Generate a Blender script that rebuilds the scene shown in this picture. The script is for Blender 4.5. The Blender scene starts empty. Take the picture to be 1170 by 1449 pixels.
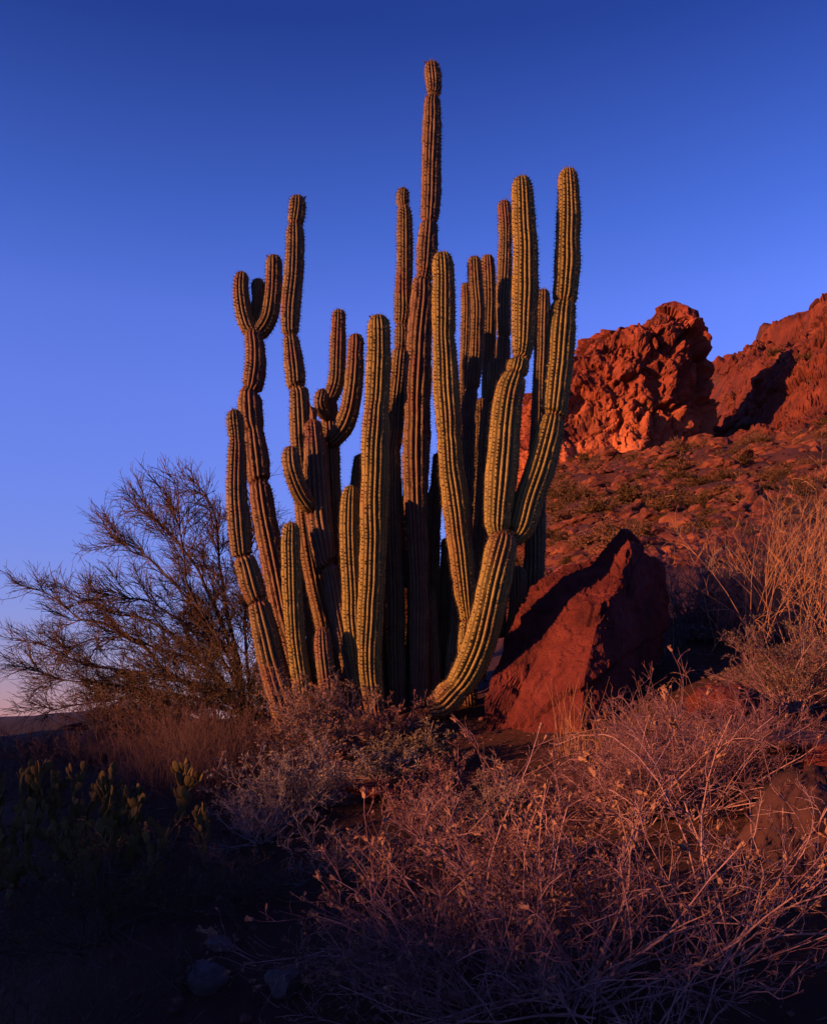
import bpy, bmesh, math, random
import numpy as np
from mathutils import Vector

# ------------------------------------------------------------------ camera, sky, sun, exposure
scene = bpy.context.scene
COL = scene.collection
FPX, CX, HY, EYE = 1400.0, 585.0, 1030.0, 1.4      # focal length in photo pixels, centre column, horizon row, eye height

cam_data = bpy.data.cameras.new('camera')
cam_data.sensor_fit = 'HORIZONTAL'
cam_data.sensor_width = 36.0
cam_data.lens = 36.0 * FPX / 1170.0
cam_data.shift_y = (HY - 724.5) / 1170.0
cam_data.clip_start = 0.05
cam_data.clip_end = 20000
cam = bpy.data.objects.new('camera', cam_data)
cam.location = (0, 0, EYE)
cam.rotation_euler = (math.radians(90), 0, 0)
COL.objects.link(cam)
scene.camera = cam

SUN_EL = math.radians(8.0)
SUN_AZ = math.radians(64.0)                        # the sun stands behind the viewer, 64 degrees round to the left
LH = np.array([math.sin(SUN_AZ), math.cos(SUN_AZ)])   # horizontal travel of the light
L3 = Vector((LH[0]*math.cos(SUN_EL), LH[1]*math.cos(SUN_EL), -math.sin(SUN_EL)))
sun_data = bpy.data.lights.new('sun', 'SUN')
sun_data.energy = 5.0
sun_data.angle = math.radians(0.6)
sun_data.color = (1.0, 0.37, 0.125)
sun = bpy.data.objects.new('sun', sun_data)
sun.rotation_euler = L3.to_track_quat('-Z', 'Y').to_euler()
sun.location = (-20, -12, 12)
COL.objects.link(sun)

world = bpy.data.worlds.new('World')
scene.world = world
world.use_nodes = True
wn, wl = world.node_tree.nodes, world.node_tree.links
wn.clear()
w_out = wn.new('ShaderNodeOutputWorld')
w_bg = wn.new('ShaderNodeBackground')
w_sky = wn.new('ShaderNodeTexSky')
w_sky.sky_type = 'NISHITA'
w_sky.sun_disc = False
w_sky.sun_elevation = SUN_EL
w_sky.sun_rotation = math.atan2(-LH[0], -LH[1])    # compass bearing of the sun, clockwise from +Y
w_sky.altitude = 600
w_sky.air_density = 1.0
w_sky.dust_density = 0.3
w_sky.ozone_density = 4.0
w_hsv = wn.new('ShaderNodeHueSaturation')
w_hsv.inputs['Saturation'].default_value = 1.0
w_hsv.inputs['Value'].default_value = 1.0
w_geo = wn.new('ShaderNodeNewGeometry')
w_sep = wn.new('ShaderNodeSeparateXYZ')
w_ramp = wn.new('ShaderNodeValToRGB')              # pink twilight band at the horizon, deep blue overhead, the same all round
w_mul = wn.new('ShaderNodeMix'); w_mul.data_type = 'RGBA'; w_mul.blend_type = 'MULTIPLY'
w_mul.inputs['Factor'].default_value = 1.0
el = w_ramp.color_ramp.elements
el[0].position = 0.0;  el[0].color = (0.78, 0.36, 0.55, 1)
el[1].position = 1.0;  el[1].color = (0.09, 0.10, 0.27, 1)
for pos, c in ((0.04, (0.76, 0.37, 0.56)), (0.11, (0.82, 0.48, 0.78)), (0.215, (0.88, 0.57, 1.0)), (0.31, (0.95, 0.63, 1.15)), (0.38, (0.86, 0.61, 1.16)), (0.45, (0.56, 0.49, 1.0)), (0.58, (0.22, 0.235, 0.60))):
    e = el.new(pos); e.color = (*c, 1)
wl.new(w_geo.outputs['Incoming'], w_sep.inputs[0])
w_neg = wn.new('ShaderNodeMath'); w_neg.operation = 'MULTIPLY'; w_neg.inputs[1].default_value = -1.0
wl.new(w_sep.outputs['Z'], w_neg.inputs[0])
wl.new(w_neg.outputs[0], w_ramp.inputs[0])
wl.new(w_sky.outputs[0], w_hsv.inputs['Color'])
wl.new(w_hsv.outputs[0], w_mul.inputs['A'])
wl.new(w_ramp.outputs[0], w_mul.inputs['B'])
wl.new(w_mul.outputs['Result'], w_bg.inputs['Color'])
w_bg.inputs['Strength'].default_value = 0.108
wl.new(w_bg.outputs[0], w_out.inputs['Surface'])

scene.view_settings.view_transform = 'Standard'
scene.view_settings.look = 'None'
scene.view_settings.exposure = 1.5
scene.view_settings.gamma = 1.0

# ------------------------------------------------------------------ numeric helpers
RNG = np.random.default_rng(11)

def sstep(a, b, x):
    t = np.clip((x - a) / (b - a), 0, 1)
    return t * t * (3 - 2 * t)

def _hash(ix, iy, iz, seed):
    h = (ix.astype(np.int64) * 374761393 + iy.astype(np.int64) * 668265263 + iz.astype(np.int64) * 2147483647 + seed * 1274126177) & 0xFFFFFFFF
    h = ((h ^ (h >> 13)) * 1274126177) & 0xFFFFFFFF
    h = ((h ^ (h >> 16)) * 2246822519) & 0xFFFFFFFF
    return ((h ^ (h >> 15)) & 0xFFFFFF) / float(0xFFFFFF)

def vnoise(P, seed=0):
    """value noise in -1..1 at the points P (n,3)"""
    I = np.floor(P); f = P - I; f = f * f * f * (f * (f * 6 - 15) + 10)
    I = I.astype(np.int64)
    out = 0
    for dx in (0, 1):
        wx = f[:, 0] if dx else 1 - f[:, 0]
        for dy in (0, 1):
            wy = f[:, 1] if dy else 1 - f[:, 1]
            for dz in (0, 1):
                wz = f[:, 2] if dz else 1 - f[:, 2]
                out = out + wx * wy * wz * _hash(I[:, 0] + dx, I[:, 1] + dy, I[:, 2] + dz, seed)
    return out * 2 - 1

def fbm(P, octaves=4, seed=0, gain=0.5):
    a, s, out = 1.0, 1.0, 0
    for o in range(octaves):
        out = out + a * vnoise(P * s + o * 17.3, seed + o)
        a *= gain; s *= 2.03
    return out

def worley(P, seed=0):
    """returns F1, F2 and the random value of the nearest cell"""
    I = np.floor(P).astype(np.int64)
    n = len(P)
    f1 = np.full(n, 9.0); f2 = np.full(n, 9.0); cid = np.zeros(n)
    for dx in (-1, 0, 1):
        for dy in (-1, 0, 1):
            for dz in (-1, 0, 1):
                a, b, c = I[:, 0] + dx, I[:, 1] + dy, I[:, 2] + dz
                q = np.stack([a + _hash(a, b, c, seed), b + _hash(a, b, c, seed + 1), c + _hash(a, b, c, seed + 2)], 1)
                d = np.sqrt(((P - q) ** 2).sum(1))
                closer = d < f1
                f2 = np.where(closer, f1, np.minimum(f2, d))
                cid = np.where(closer, _hash(a, b, c, seed + 3), cid)
                f1 = np.where(closer, d, f1)
    return f1, f2, cid

def facets(P, seed=0):
    """chipped planes: every cell of P is a plane tilted its own way"""
    I = np.floor(P).astype(np.int64)
    n = len(P)
    f1 = np.full(n, 9.0); out = np.zeros(n)
    for dx in (-1, 0, 1):
        for dy in (-1, 0, 1):
            for dz in (-1, 0, 1):
                a, b, c = I[:, 0] + dx, I[:, 1] + dy, I[:, 2] + dz
                q = np.stack([a + _hash(a, b, c, seed), b + _hash(a, b, c, seed + 1), c + _hash(a, b, c, seed + 2)], 1)
                v = np.stack([_hash(a, b, c, seed + 4), _hash(a, b, c, seed + 5), _hash(a, b, c, seed + 6)], 1) * 2 - 1
                d = np.sqrt(((P - q) ** 2).sum(1))
                k = d < f1
                out = np.where(k, ((P - q) * v).sum(1), out)
                f1 = np.where(k, d, f1)
    return out

def unit(v):
    return v / np.maximum(np.linalg.norm(v, axis=-1, keepdims=True), 1e-9)

def px(x, y, d):
    """the point at depth d (metres) seen at photo pixel (x, y)"""
    return np.array([(x - CX) / FPX * d, d, EYE + (HY - y) / FPX * d])

# ------------------------------------------------------------------ object helpers
def make_mesh(name, V, F, smooth=True, attrs=None):
    """F: one index array (n,3)/(n,4) or a list of such arrays"""
    if not isinstance(F, list): F = [F]
    F = [np.asarray(f, dtype=np.int32) for f in F if len(f)]
    me = bpy.data.meshes.new(name)
    V = np.asarray(V, dtype=np.float32)
    me.vertices.add(len(V)); me.vertices.foreach_set('co', V.ravel())
    loops = np.concatenate([f.ravel() for f in F])
    sizes = np.concatenate([np.full(len(f), f.shape[1], dtype=np.int32) for f in F])
    starts = np.concatenate([[0], np.cumsum(sizes)[:-1]]).astype(np.int32)
    me.loops.add(len(loops)); me.loops.foreach_set('vertex_index', loops)
    me.polygons.add(len(sizes)); me.polygons.foreach_set('loop_start', starts)
    me.polygons.foreach_set('use_smooth', np.full(len(sizes), smooth, dtype=bool))
    me.update(calc_edges=True)
    if attrs:
        for k, a in attrs.items():
            at = me.attributes.new(k, 'FLOAT', 'POINT'); at.data.foreach_set('value', np.asarray(a, dtype=np.float32))
    return me

def tag(o, label=None, cat=None, group=None, kind=None):
    if label: o['label'] = label
    if cat: o['category'] = cat
    if group: o['group'] = group
    if kind: o['kind'] = kind
    return o

def thing(name, loc, label, cat, group=None):
    o = bpy.data.objects.new(name, None)
    o.empty_display_size = 0.1
    o.location = loc
    COL.objects.link(o)
    return tag(o, label, cat, group)

def origin_of(o):
    v = Vector((0, 0, 0))
    while o is not None:
        v = v + o.location; o = o.parent
    return np.array(v)

def obj(name, V, F, m, parent=None, origin=None, smooth=True, attrs=None):
    """a mesh object; V is in world metres and moves into the parent's frame"""
    V = np.asarray(V, dtype=np.float64)
    if origin is None: origin = origin_of(parent) if parent is not None else np.zeros(3)
    origin = np.asarray(origin, dtype=float)
    me = make_mesh(name, V - origin, F, smooth, attrs)
    me.materials.append(m)
    o = bpy.data.objects.new(name, me)
    COL.objects.link(o)
    if parent is not None:
        o.parent = parent
        o.location = origin - origin_of(parent)
    else:
        o.location = origin
    return o

def link_copy(name, me, parent, loc, rot=(0, 0, 0), scale=(1, 1, 1)):
    o = bpy.data.objects.new(name, me)
    COL.objects.link(o)
    if parent is not None: o.parent = parent
    o.location = loc; o.rotation_euler = rot; o.scale = scale
    return o

# ------------------------------------------------------------------ materials
TONE = 0.43      # one overall trim of every surface colour

def mat(name, cols, scale=6.0, rough=0.85, bump=0.0, bump_scale=40.0, spec=0.2, detail=6.0, attr=None, attr_cols=None, trans=0.0, dist=0.02):
    """procedural surface: a noise-driven ramp through cols; attr mixes towards attr_cols"""
    m = bpy.data.materials.new(name); m.use_nodes = True
    cols = [tuple(v * TONE for v in c) for c in cols]
    attr_cols = [tuple(v * TONE for v in c) for c in attr_cols] if attr_cols else None
    nt = m.node_tree; N, L = nt.nodes, nt.links
    b = N['Principled BSDF']
    b.inputs['Roughness'].default_value = rough
    b.inputs['Specular IOR Level'].default_value = spec
    tc = N.new('ShaderNodeTexCoord')
    nz = N.new('ShaderNodeTexNoise'); nz.inputs['Scale'].default_value = scale; nz.inputs['Detail'].default_value = detail
    nz.inputs['Roughness'].default_value = 0.62
    oi = N.new('ShaderNodeObjectInfo')
    vm = N.new('ShaderNodeVectorMath'); vm.operation = 'MULTIPLY_ADD'
    vm.inputs[1].default_value = (1, 1, 1)
    mul = N.new('ShaderNodeMath'); mul.operation = 'MULTIPLY'; mul.inputs[1].default_value = 37.0
    L.new(oi.outputs['Random'], mul.inputs[0])
    L.new(tc.outputs['Object'], vm.inputs[0]); L.new(mul.outputs[0], vm.inputs[2])
    L.new(vm.outputs[0], nz.inputs['Vector'])
    r = N.new('ShaderNodeValToRGB')
    e = r.color_ramp.elements
    n = len(cols)
    e[0].position = 0.3; e[0].color = (*cols[0], 1)
    e[1].position = 0.7; e[1].color = (*cols[-1], 1)
    for i in range(1, n - 1):
        q = e.new(0.3 + 0.4 * i / (n - 1)); q.color = (*cols[i], 1)
    L.new(nz.outputs['Fac'], r.inputs[0])
    out = r.outputs[0]
    if attr:
        for a, ac in zip(attr, attr_cols):
            an = N.new('ShaderNodeAttribute'); an.attribute_name = a
            mx = N.new('ShaderNodeMix'); mx.data_type = 'RGBA'
            L.new(an.outputs['Fac'], mx.inputs['Factor'])
            L.new(out, mx.inputs['A'])
            mx.inputs['B'].default_value = (*ac, 1)
            out = mx.outputs['Result']
    L.new(out, b.inputs['Base Color'])
    if bump > 0:
        n2 = N.new('ShaderNodeTexNoise'); n2.inputs['Scale'].default_value = bump_scale; n2.inputs['Detail'].default_value = 8
        n2.inputs['Roughness'].default_value = 0.65
        L.new(vm.outputs[0], n2.inputs['Vector'])
        bp = N.new('ShaderNodeBump'); bp.inputs['Strength'].default_value = bump; bp.inputs['Distance'].default_value = dist
        L.new(n2.outputs['Fac'], bp.inputs['Height']); L.new(bp.outputs[0], b.inputs['Normal'])
    return m

M = {}
M['soil'] = mat('soil', [(0.05, 0.020, 0.016), (0.105, 0.034, 0.023), (0.19, 0.060, 0.036)], scale=0.8, bump=0.7, bump_scale=7.0, dist=0.06, attr=['near_shade'], attr_cols=[(0.055, 0.021, 0.011)])  # soil darkened close to the viewer, foreground shade put into the colour
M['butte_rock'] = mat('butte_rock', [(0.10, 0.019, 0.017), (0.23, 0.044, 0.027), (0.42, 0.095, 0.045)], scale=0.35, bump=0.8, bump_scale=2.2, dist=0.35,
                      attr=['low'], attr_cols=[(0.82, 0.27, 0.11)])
M['slope_rock'] = mat('slope_rock', [(0.07, 0.016, 0.015), (0.155, 0.033, 0.023), (0.26, 0.062, 0.036)], scale=0.4, bump=0.8, bump_scale=2.2, dist=0.35, attr=['low'], attr_cols=[(0.45, 0.14, 0.065)])
M['hill_rock'] = mat('hill_rock', [(0.08, 0.024, 0.019), (0.16, 0.045, 0.028), (0.32, 0.105, 0.055)], scale=1.2, bump=0.6, bump_scale=6.0, dist=0.08)
M['boulder_rock'] = mat('boulder_rock', [(0.07, 0.015, 0.016), (0.155, 0.031, 0.030), (0.24, 0.056, 0.048)], scale=5.0, bump=0.9, bump_scale=75.0, rough=0.7, spec=0.12, dist=0.02, detail=12)
M['dark_stone'] = mat('dark_stone', [(0.07, 0.036, 0.034), (0.14, 0.06, 0.052), (0.22, 0.10, 0.085)], scale=5.0, bump=0.5, bump_scale=50.0, dist=0.012)
M['shaded_stone'] = mat('shaded_stone', [(0.035, 0.015, 0.018), (0.065, 0.026, 0.029), (0.115, 0.046, 0.046)], scale=4.0, bump=0.8, bump_scale=55.0, dist=0.016, detail=10)  # albedo lowered to paint the shade this rock stands in
M['pale_stone'] = mat('pale_stone', [(0.07, 0.06, 0.065), (0.19, 0.165, 0.175)], scale=7.0, bump=0.5, bump_scale=60.0, dist=0.01)
M['distant_hill'] = mat('distant_hill', [(0.02, 0.018, 0.022), (0.035, 0.026, 0.03)], scale=0.01)  # dark albedo stands in for mountain shadow lying over the range
CACT = dict(scale=9.0, bump=0.25, bump_scale=120.0, dist=0.004, rough=0.62, spec=0.25)
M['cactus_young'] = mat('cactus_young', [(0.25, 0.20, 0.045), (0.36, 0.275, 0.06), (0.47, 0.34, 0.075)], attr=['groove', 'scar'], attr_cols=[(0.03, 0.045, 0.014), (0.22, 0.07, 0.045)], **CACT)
M['cactus_mid_dim'] = mat('cactus_mid_dim', [(0.17, 0.115, 0.05), (0.25, 0.17, 0.066), (0.33, 0.225, 0.085)], attr=['groove', 'scar'], attr_cols=[(0.04, 0.038, 0.014), (0.22, 0.07, 0.045)], **CACT)  # browner growth, also darkened to imitate light falling off on these stems
M['cactus_old_dim'] = mat('cactus_old_dim', [(0.15, 0.085, 0.045), (0.235, 0.14, 0.064), (0.32, 0.20, 0.085)], attr=['groove', 'scar'], attr_cols=[(0.05, 0.032, 0.018), (0.19, 0.075, 0.045)], **CACT)  # reddish-brown older growth, with the same light falloff painted into its tone
M['areole'] = mat('areole', [(0.06, 0.04, 0.03), (0.16, 0.11, 0.07)], scale=60)
M['spine'] = mat('spine', [(0.10, 0.075, 0.05), (0.22, 0.17, 0.11)], scale=30, rough=0.6)
M['bud'] = mat('bud', [(0.03, 0.015, 0.015), (0.07, 0.03, 0.025)], scale=60)
M['dead_wood'] = mat('dead_wood', [(0.14, 0.075, 0.055), (0.26, 0.15, 0.11)], scale=30, bump=0.4, bump_scale=150, dist=0.004)
M['tree_bark'] = mat('tree_bark', [(0.06, 0.046, 0.045), (0.13, 0.09, 0.082)], scale=20)
M['tree_twig'] = mat('tree_twig', [(0.085, 0.056, 0.045), (0.17, 0.11, 0.08)], scale=9)
M['brush_branch'] = mat('brush_branch', [(0.28, 0.155, 0.17), (0.62, 0.38, 0.39)], scale=40)
M['brush_twig'] = mat('brush_twig', [(0.12, 0.058, 0.072), (0.29, 0.145, 0.175), (0.52, 0.29, 0.32)], scale=14)
M['grey_twig'] = mat('grey_twig', [(0.20, 0.16, 0.18), (0.38, 0.31, 0.34)], scale=14)
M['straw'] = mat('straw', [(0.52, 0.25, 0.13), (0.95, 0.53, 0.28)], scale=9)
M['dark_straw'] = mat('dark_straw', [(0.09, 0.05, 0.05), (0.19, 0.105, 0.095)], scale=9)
M['seed'] = mat('seed', [(0.26, 0.14, 0.10), (0.50, 0.28, 0.20)], scale=60)
M['dry_leaf'] = mat('dry_leaf', [(0.20, 0.10, 0.07), (0.36, 0.20, 0.14)], scale=40)
M['grey_leaf'] = mat('grey_leaf', [(0.17, 0.15, 0.15), (0.32, 0.28, 0.27)], scale=40)
M['green_leaf'] = mat('green_leaf', [(0.12, 0.095, 0.055), (0.25, 0.20, 0.13)], scale=40)
M['far_leaf'] = mat('far_leaf', [(0.085, 0.055, 0.017), (0.14, 0.09, 0.026)], scale=3)
M['far_dry'] = mat('far_dry', [(0.20, 0.10, 0.06), (0.30, 0.15, 0.09)], scale=3)
M['pad'] = mat('pad', [(0.10, 0.075, 0.020), (0.21, 0.155, 0.042)], scale=20, bump=0.2, bump_scale=80, dist=0.004)

# ------------------------------------------------------------------ terrain
def terrain(x, y):
    x = np.asarray(x, dtype=float); y = np.asarray(y, dtype=float)
    yc = np.minimum(y, 195.0)
    plane = 0.25 * yc + 0.15 * np.minimum(x, 95.0)
    q = x - 0.06 * y
    w = sstep(-0.03 * np.maximum(y, 0) - 3.5, 0.05 * np.maximum(y, 0) + 1.5, q)
    w = np.where(y < 5.6, 1, 1 - (1 - w) * sstep(5.6, 9.5, y))
    low = 1.22 - 0.055 * np.clip(y - 8, 0, 160) - 0.002 * np.clip(y - 8, 0, 3000)
    z = low * (1 - w) + plane * w
    # shallow ground behind and beside the viewer instead of an endless slope
    z = np.where(plane < -0.4, np.where(y < 8, -0.4 - 0.8 * (1 - np.exp((np.minimum(plane, -0.4) + 0.4) / 2.0)), z), z)
    # steep upper slope and crag above the hillside
    z = z + 2.6 * sstep(112, 165, y) * sstep(34, 52, x) * sstep(420, 300, y)
    z = z + 9.6 * sstep(39, 48, x) * sstep(98, 120, y) * sstep(420, 300, y)
    edge = 60.5 + 1.2 * np.sin(y * 0.21)
    z = z + (6.0 * sstep(edge, edge + 2.5, x) + 0.34 * np.clip(x - 63, 0, 18)) * sstep(128, 152, y) * sstep(420, 300, y)
    # shallow hollow in front of the big boulder
    z = z - 0.13 * np.exp(-(((x - 0.75) / 0.8) ** 2 + ((y - 5.0) / 0.7) ** 2))
    # low rise behind the viewer to the left that keeps the foreground in evening shade
    s = x * LH[0] + y * LH[1]
    t = -x * LH[1] + y * LH[0]
    crest = np.interp(t, [-10, 1.2, 2.2, 3.2, 4.6, 5.4, 7.5, 20], [6.05, 5.90, 5.84, 5.95, 6.01, 6.13, 6.38, 6.45]) + 0.04 * np.sin(t * 4.1)
    z = z + np.exp(-((s + 34) / 9.0) ** 2) * (crest + 1.2) * sstep(-90, -50, t) * sstep(120, 70, t)
    return z

def terrain_detail(x, y):
    x = np.asarray(x, dtype=float).ravel(); y = np.asarray(y, dtype=float).ravel()
    z = terrain(x, y)
    r = np.hypot(x, y)
    P = np.stack([x, y, np.zeros_like(x)], 1)
    z = z + 0.035 * fbm(P * 1.3, 4, 3) * sstep(0.3, 2, r)
    far = sstep(12, 45, r)
    big = sstep(40, 75, y) * sstep(420, 300, y) * (x > 0)
    k = big > 0.01
    if k.any():
        Q = np.stack([x[k], y[k], z[k] * 0.5], 1)
        g1, g2, dcell = worley((Q + 0.6 * np.stack([fbm(Q * 0.5, 2, 3), fbm(Q * 0.5, 2, 4), 0 * Q[:, 0]], 1)) / 2.6, 25)
        patch = sstep(-0.1, 0.5, fbm(Q * 0.05, 2, 44))
        z[k] += big[k] * patch * 0.8 * (dcell - 0.4) 
    z = z + far * (0.55 * fbm(P * 0.16, 4, 9) + 0.22 * fbm(P * 0.7, 3, 21))
    crag = sstep(105, 150, y) * sstep(34, 56, x) * sstep(420, 300, y)
    if crag.max() > 0:
        k = crag > 0.01
        Q = np.stack([x[k], y[k], z[k] * 0.6], 1)
        f1, f2, c = worley(Q / 5.0, 5)
        g1, g2, d = worley(Q / 2.1, 15)
        z[k] += crag[k] * (1.2 * (c - 0.5) + 0.9 * (d - 0.5) + 0.6 * np.minimum(f2 - f1, 0.35) + 1.1 * fbm(Q * 0.35, 4, 2))
    return z

def gz(x, y):
    return float(terrain_detail(np.array([x]), np.array([y]))[0])

ang_in = np.linspace(-0.47, 0.47, 290)
ang_out = np.linspace(0.47, 2 * math.pi - 0.47, 70)[1:-1]
ang = np.concatenate([ang_in, ang_out])
rad = np.concatenate([np.geomspace(0.25, 20, 100)[:-1], np.geomspace(20, 90, 100)[:-1], np.linspace(90, 190, 110)[:-1], np.geomspace(190, 6000, 30)])
A, R = np.meshgrid(ang, rad)
gx, gy = R * np.sin(A), R * np.cos(A)
gzv = terrain_detail(gx, gy).reshape(gx.shape)
nR, nA = gx.shape
V = np.stack([gx.ravel(), gy.ravel(), gzv.ravel()], 1)
i, j = np.meshgrid(np.arange(nR - 1), np.arange(nA), indexing='ij')
jn = (j + 1) % nA
F = np.stack([i * nA + j, i * nA + jn, (i + 1) * nA + jn, (i + 1) * nA + j], -1).reshape(-1, 4)[:, ::-1]
V = np.vstack([V, [[0, 0, gz(0, 0)]]])
cap = np.stack([np.full(nA, len(V) - 1), (np.arange(nA) + 1) % nA, np.arange(nA)], 1)[:, ::-1]
near_shade_mask = sstep(12, 6, np.hypot(V[:, 0], V[:, 1])) * np.clip(0.75 + 0.5 * fbm(V * 1.1, 3, 61), 0, 1)  # mask of the painted foreground shade, fading with distance, broken by noise
ground = obj('ground', V, [F, cap], M['soil'], attrs={'near_shade': near_shade_mask})
tag(ground, 'reddish stony desert ground rising to the hillside', kind='structure')

# far dark range on the plain
xs = np.linspace(-1700, 400, 160)
prof = 36 + 26 * fbm(np.stack([xs / 420, xs * 0, xs * 0], 1), 4, 4) + 46 * sstep(-380, -560, xs) * sstep(-1500, -700, xs)
prof = np.maximum(prof, 4) + 12 * sstep(-700, -420, xs)
rowsV = []
for yy, k in ((1560, 0.0), (1640, 0.45), (1750, 0.8), (1900, 1.0), (2200, 0.6), (2600, 0.0)):
    rowsV.append(np.stack([xs, np.full_like(xs, yy) + 40 * np.sin(xs / 170), -18 + prof * k * 0.62], 1))
V = np.concatenate(rowsV); n = len(xs)
i, j = np.meshgrid(np.arange(5), np.arange(n - 1), indexing='ij')
F = np.stack([i * n + j, i * n + j + 1, (i + 1) * n + j + 1, (i + 1) * n + j], -1).reshape(-1, 4)
tag(obj('distant_hills', V, F, M['distant_hill']), 'low dark range far off on the horizon', kind='structure')

# ------------------------------------------------------------------ the butte
rows = np.array([433, 438, 446, 455, 470, 486, 505, 540, 565, 600, 640, 690, 730, 770], float)
lft = np.array([936, 924, 914, 906, 890, 848, 814, 764, 738, 724, 716, 708, 702, 696], float)
rgt = np.array([954, 964, 968, 980, 987, 990, 993, 1003, 1002, 1002, 1006, 1012, 1018, 1024], float)
BY = 116.0
nH, nT = 230, 380
hh = np.linspace(0, 1, nH) ** 0.8
rr = rows[0] + (rows[-1] - rows[0]) * hh
lx = (np.interp(rr, rows, lft) - CX) / FPX * BY
rx = (np.interp(rr, rows, rgt) - CX) / FPX * BY
zz = EYE + (HY - rr) / FPX * BY
cx, hw = (lx + rx) / 2, (rx - lx) / 2
th = np.linspace(0, 2 * math.pi, nT, endpoint=False)
ct, st = np.cos(th), np.sin(th)
sq = (np.abs(ct) ** 2.4 + np.abs(st) ** 2.4) ** (-1 / 2.4)
hd = np.minimum(hw * 0.95, 7.5) + 0.4
lean = np.interp(rr, [428, 505, 640, 690, 770], [0.0, -0.6, -1.6, -3.0, -4.0])
X = cx[:, None] + hw[:, None] * (ct * sq)[None]
Y = BY + lean[:, None] * 0.6 + hd[:, None] * (st * sq)[None]
Z = np.repeat(zz[:, None], nT, 1)
P = np.stack([X.ravel(), Y.ravel(), Z.ravel()], 1)
N = np.stack([np.repeat((ct * 1.0)[None], nH, 0).ravel(), np.repeat(st[None], nH, 0).ravel(), np.full(P.shape[0], 0.25)], 1)
N = unit(N)
wrp = np.stack([fbm(P * 0.25, 3, 31), fbm(P * 0.25, 3, 41), fbm(P * 0.25, 3, 51)], 1)
Pw = P + wrp * 1.3
f1, f2, c1 = worley(Pw * np.array([1, 1, 0.75]) / 4.2, 60)
g1, g2, c2 = worley(Pw / 1.7, 70)
h1, h2, c3 = worley((P + wrp * 0.4) / 0.7, 80)
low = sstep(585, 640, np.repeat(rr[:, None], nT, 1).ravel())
amp = 1 - 0.35 * low
d = amp * (2.5 * (c1 - 0.55) + 1.6 * np.minimum(f2 - f1, 0.4) + 0.75 * (c2 - 0.5) + 0.7 * np.minimum(g2 - g1, 0.3) + 0.28 * (c3 - 0.5) + 0.35 * np.minimum(h2 - h1, 0.3)) - 1.25
d += 0.5 * fbm(P * 0.6, 4, 91)
tip = np.clip(np.repeat(hw[:, None], nT, 1).ravel() / 5.0, 0.12, 1)
P2 = P + N * (d * tip)[:, None]
P2[:, 2] += 0.5 * fbm(P * 0.5, 3, 95) * tip
i, j = np.meshgrid(np.arange(nH - 1), np.arange(nT), indexing='ij')
jn = (j + 1) % nT
F = np.stack([i * nT + j, (i + 1) * nT + j, (i + 1) * nT + jn, i * nT + jn], -1).reshape(-1, 4)
V = np.vstack([P2, [[cx[0], BY, zz[0] + 0.2]]])
capf = np.stack([np.full(nT, len(V) - 1), np.arange(nT), (np.arange(nT) + 1) % nT], 1)
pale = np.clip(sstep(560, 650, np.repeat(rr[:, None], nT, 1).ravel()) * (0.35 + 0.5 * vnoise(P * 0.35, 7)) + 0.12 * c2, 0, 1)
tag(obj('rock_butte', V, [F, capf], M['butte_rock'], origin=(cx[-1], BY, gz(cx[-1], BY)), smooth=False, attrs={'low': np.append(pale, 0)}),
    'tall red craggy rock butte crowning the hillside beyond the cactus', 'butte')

# ------------------------------------------------------------------ craggy upper slope, broken rock over the terrain
nU, nY = 210, 230
uu = np.linspace(0.285, 0.475, nU); ys = np.linspace(95, 178, nY)
Ug, Yg = np.meshgrid(uu, ys)
xg, yg = (Ug * Yg).ravel(), Yg.ravel()
P = np.stack([xg, yg, terrain(xg, yg)], 1)
e = 0.5
N = unit(np.stack([-(terrain(xg + e, yg) - terrain(xg - e, yg)) / (2 * e), -(terrain(xg, yg + e) - terrain(xg, yg - e)) / (2 * e), np.ones_like(xg)], 1) + np.array([-0.3, -0.6, 0]))
wrp = np.stack([fbm(P * 0.25, 3, 331), fbm(P * 0.25, 3, 341), fbm(P * 0.25, 3, 351)], 1)
Pw = P + wrp * 1.4
f1, f2, c1 = worley(Pw / 5.0, 360)
g1, g2, c2 = worley(Pw / 2.2, 370)
h1, h2, c3 = worley((P + wrp * 0.5) / 0.95, 380)
rough = np.clip(sstep(0.30, 0.35, xg / yg + 0.012 * fbm(P * 0.2, 2, 396)) * sstep(96, 106, yg) * (0.55 + 0.6 * fbm(P * 0.06, 2, 390)), 0, 1)
d = 2.3 * (c1 - 0.45) + 1.6 * np.minimum(f2 - f1, 0.4) + 1.3 * (c2 - 0.5) + 0.9 * np.minimum(g2 - g1, 0.3) + 0.5 * (c3 - 0.5) + 0.4 * np.minimum(h2 - h1, 0.3) + 0.5 * fbm(P * 0.6, 4, 391)
edge_fade = np.minimum(sstep(0.285, 0.30, xg / yg) * sstep(95, 99, yg), sstep(178, 170, yg))
P = P + N * (d * rough + 0.5 * rough)[:, None]
P[:, 2] += 0.35 * edge_fade + 0.25 * fbm(P * 0.4, 3, 392) * edge_fade - 2.0 * (1 - edge_fade)
i, j = np.meshgrid(np.arange(nY - 1), np.arange(nU - 1), indexing='ij')
F = np.stack([i * nU + j, i * nU + j + 1, (i + 1) * nU + j + 1, (i + 1) * nU + j], -1).reshape(-1, 4)
tag(obj('rock_slope', P, F, M['slope_rock'], smooth=False, attrs={'low': np.clip(0.25 * c2 * rough, 0, 1)}), 'craggy red upper slope behind the butte', kind='structure')

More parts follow.
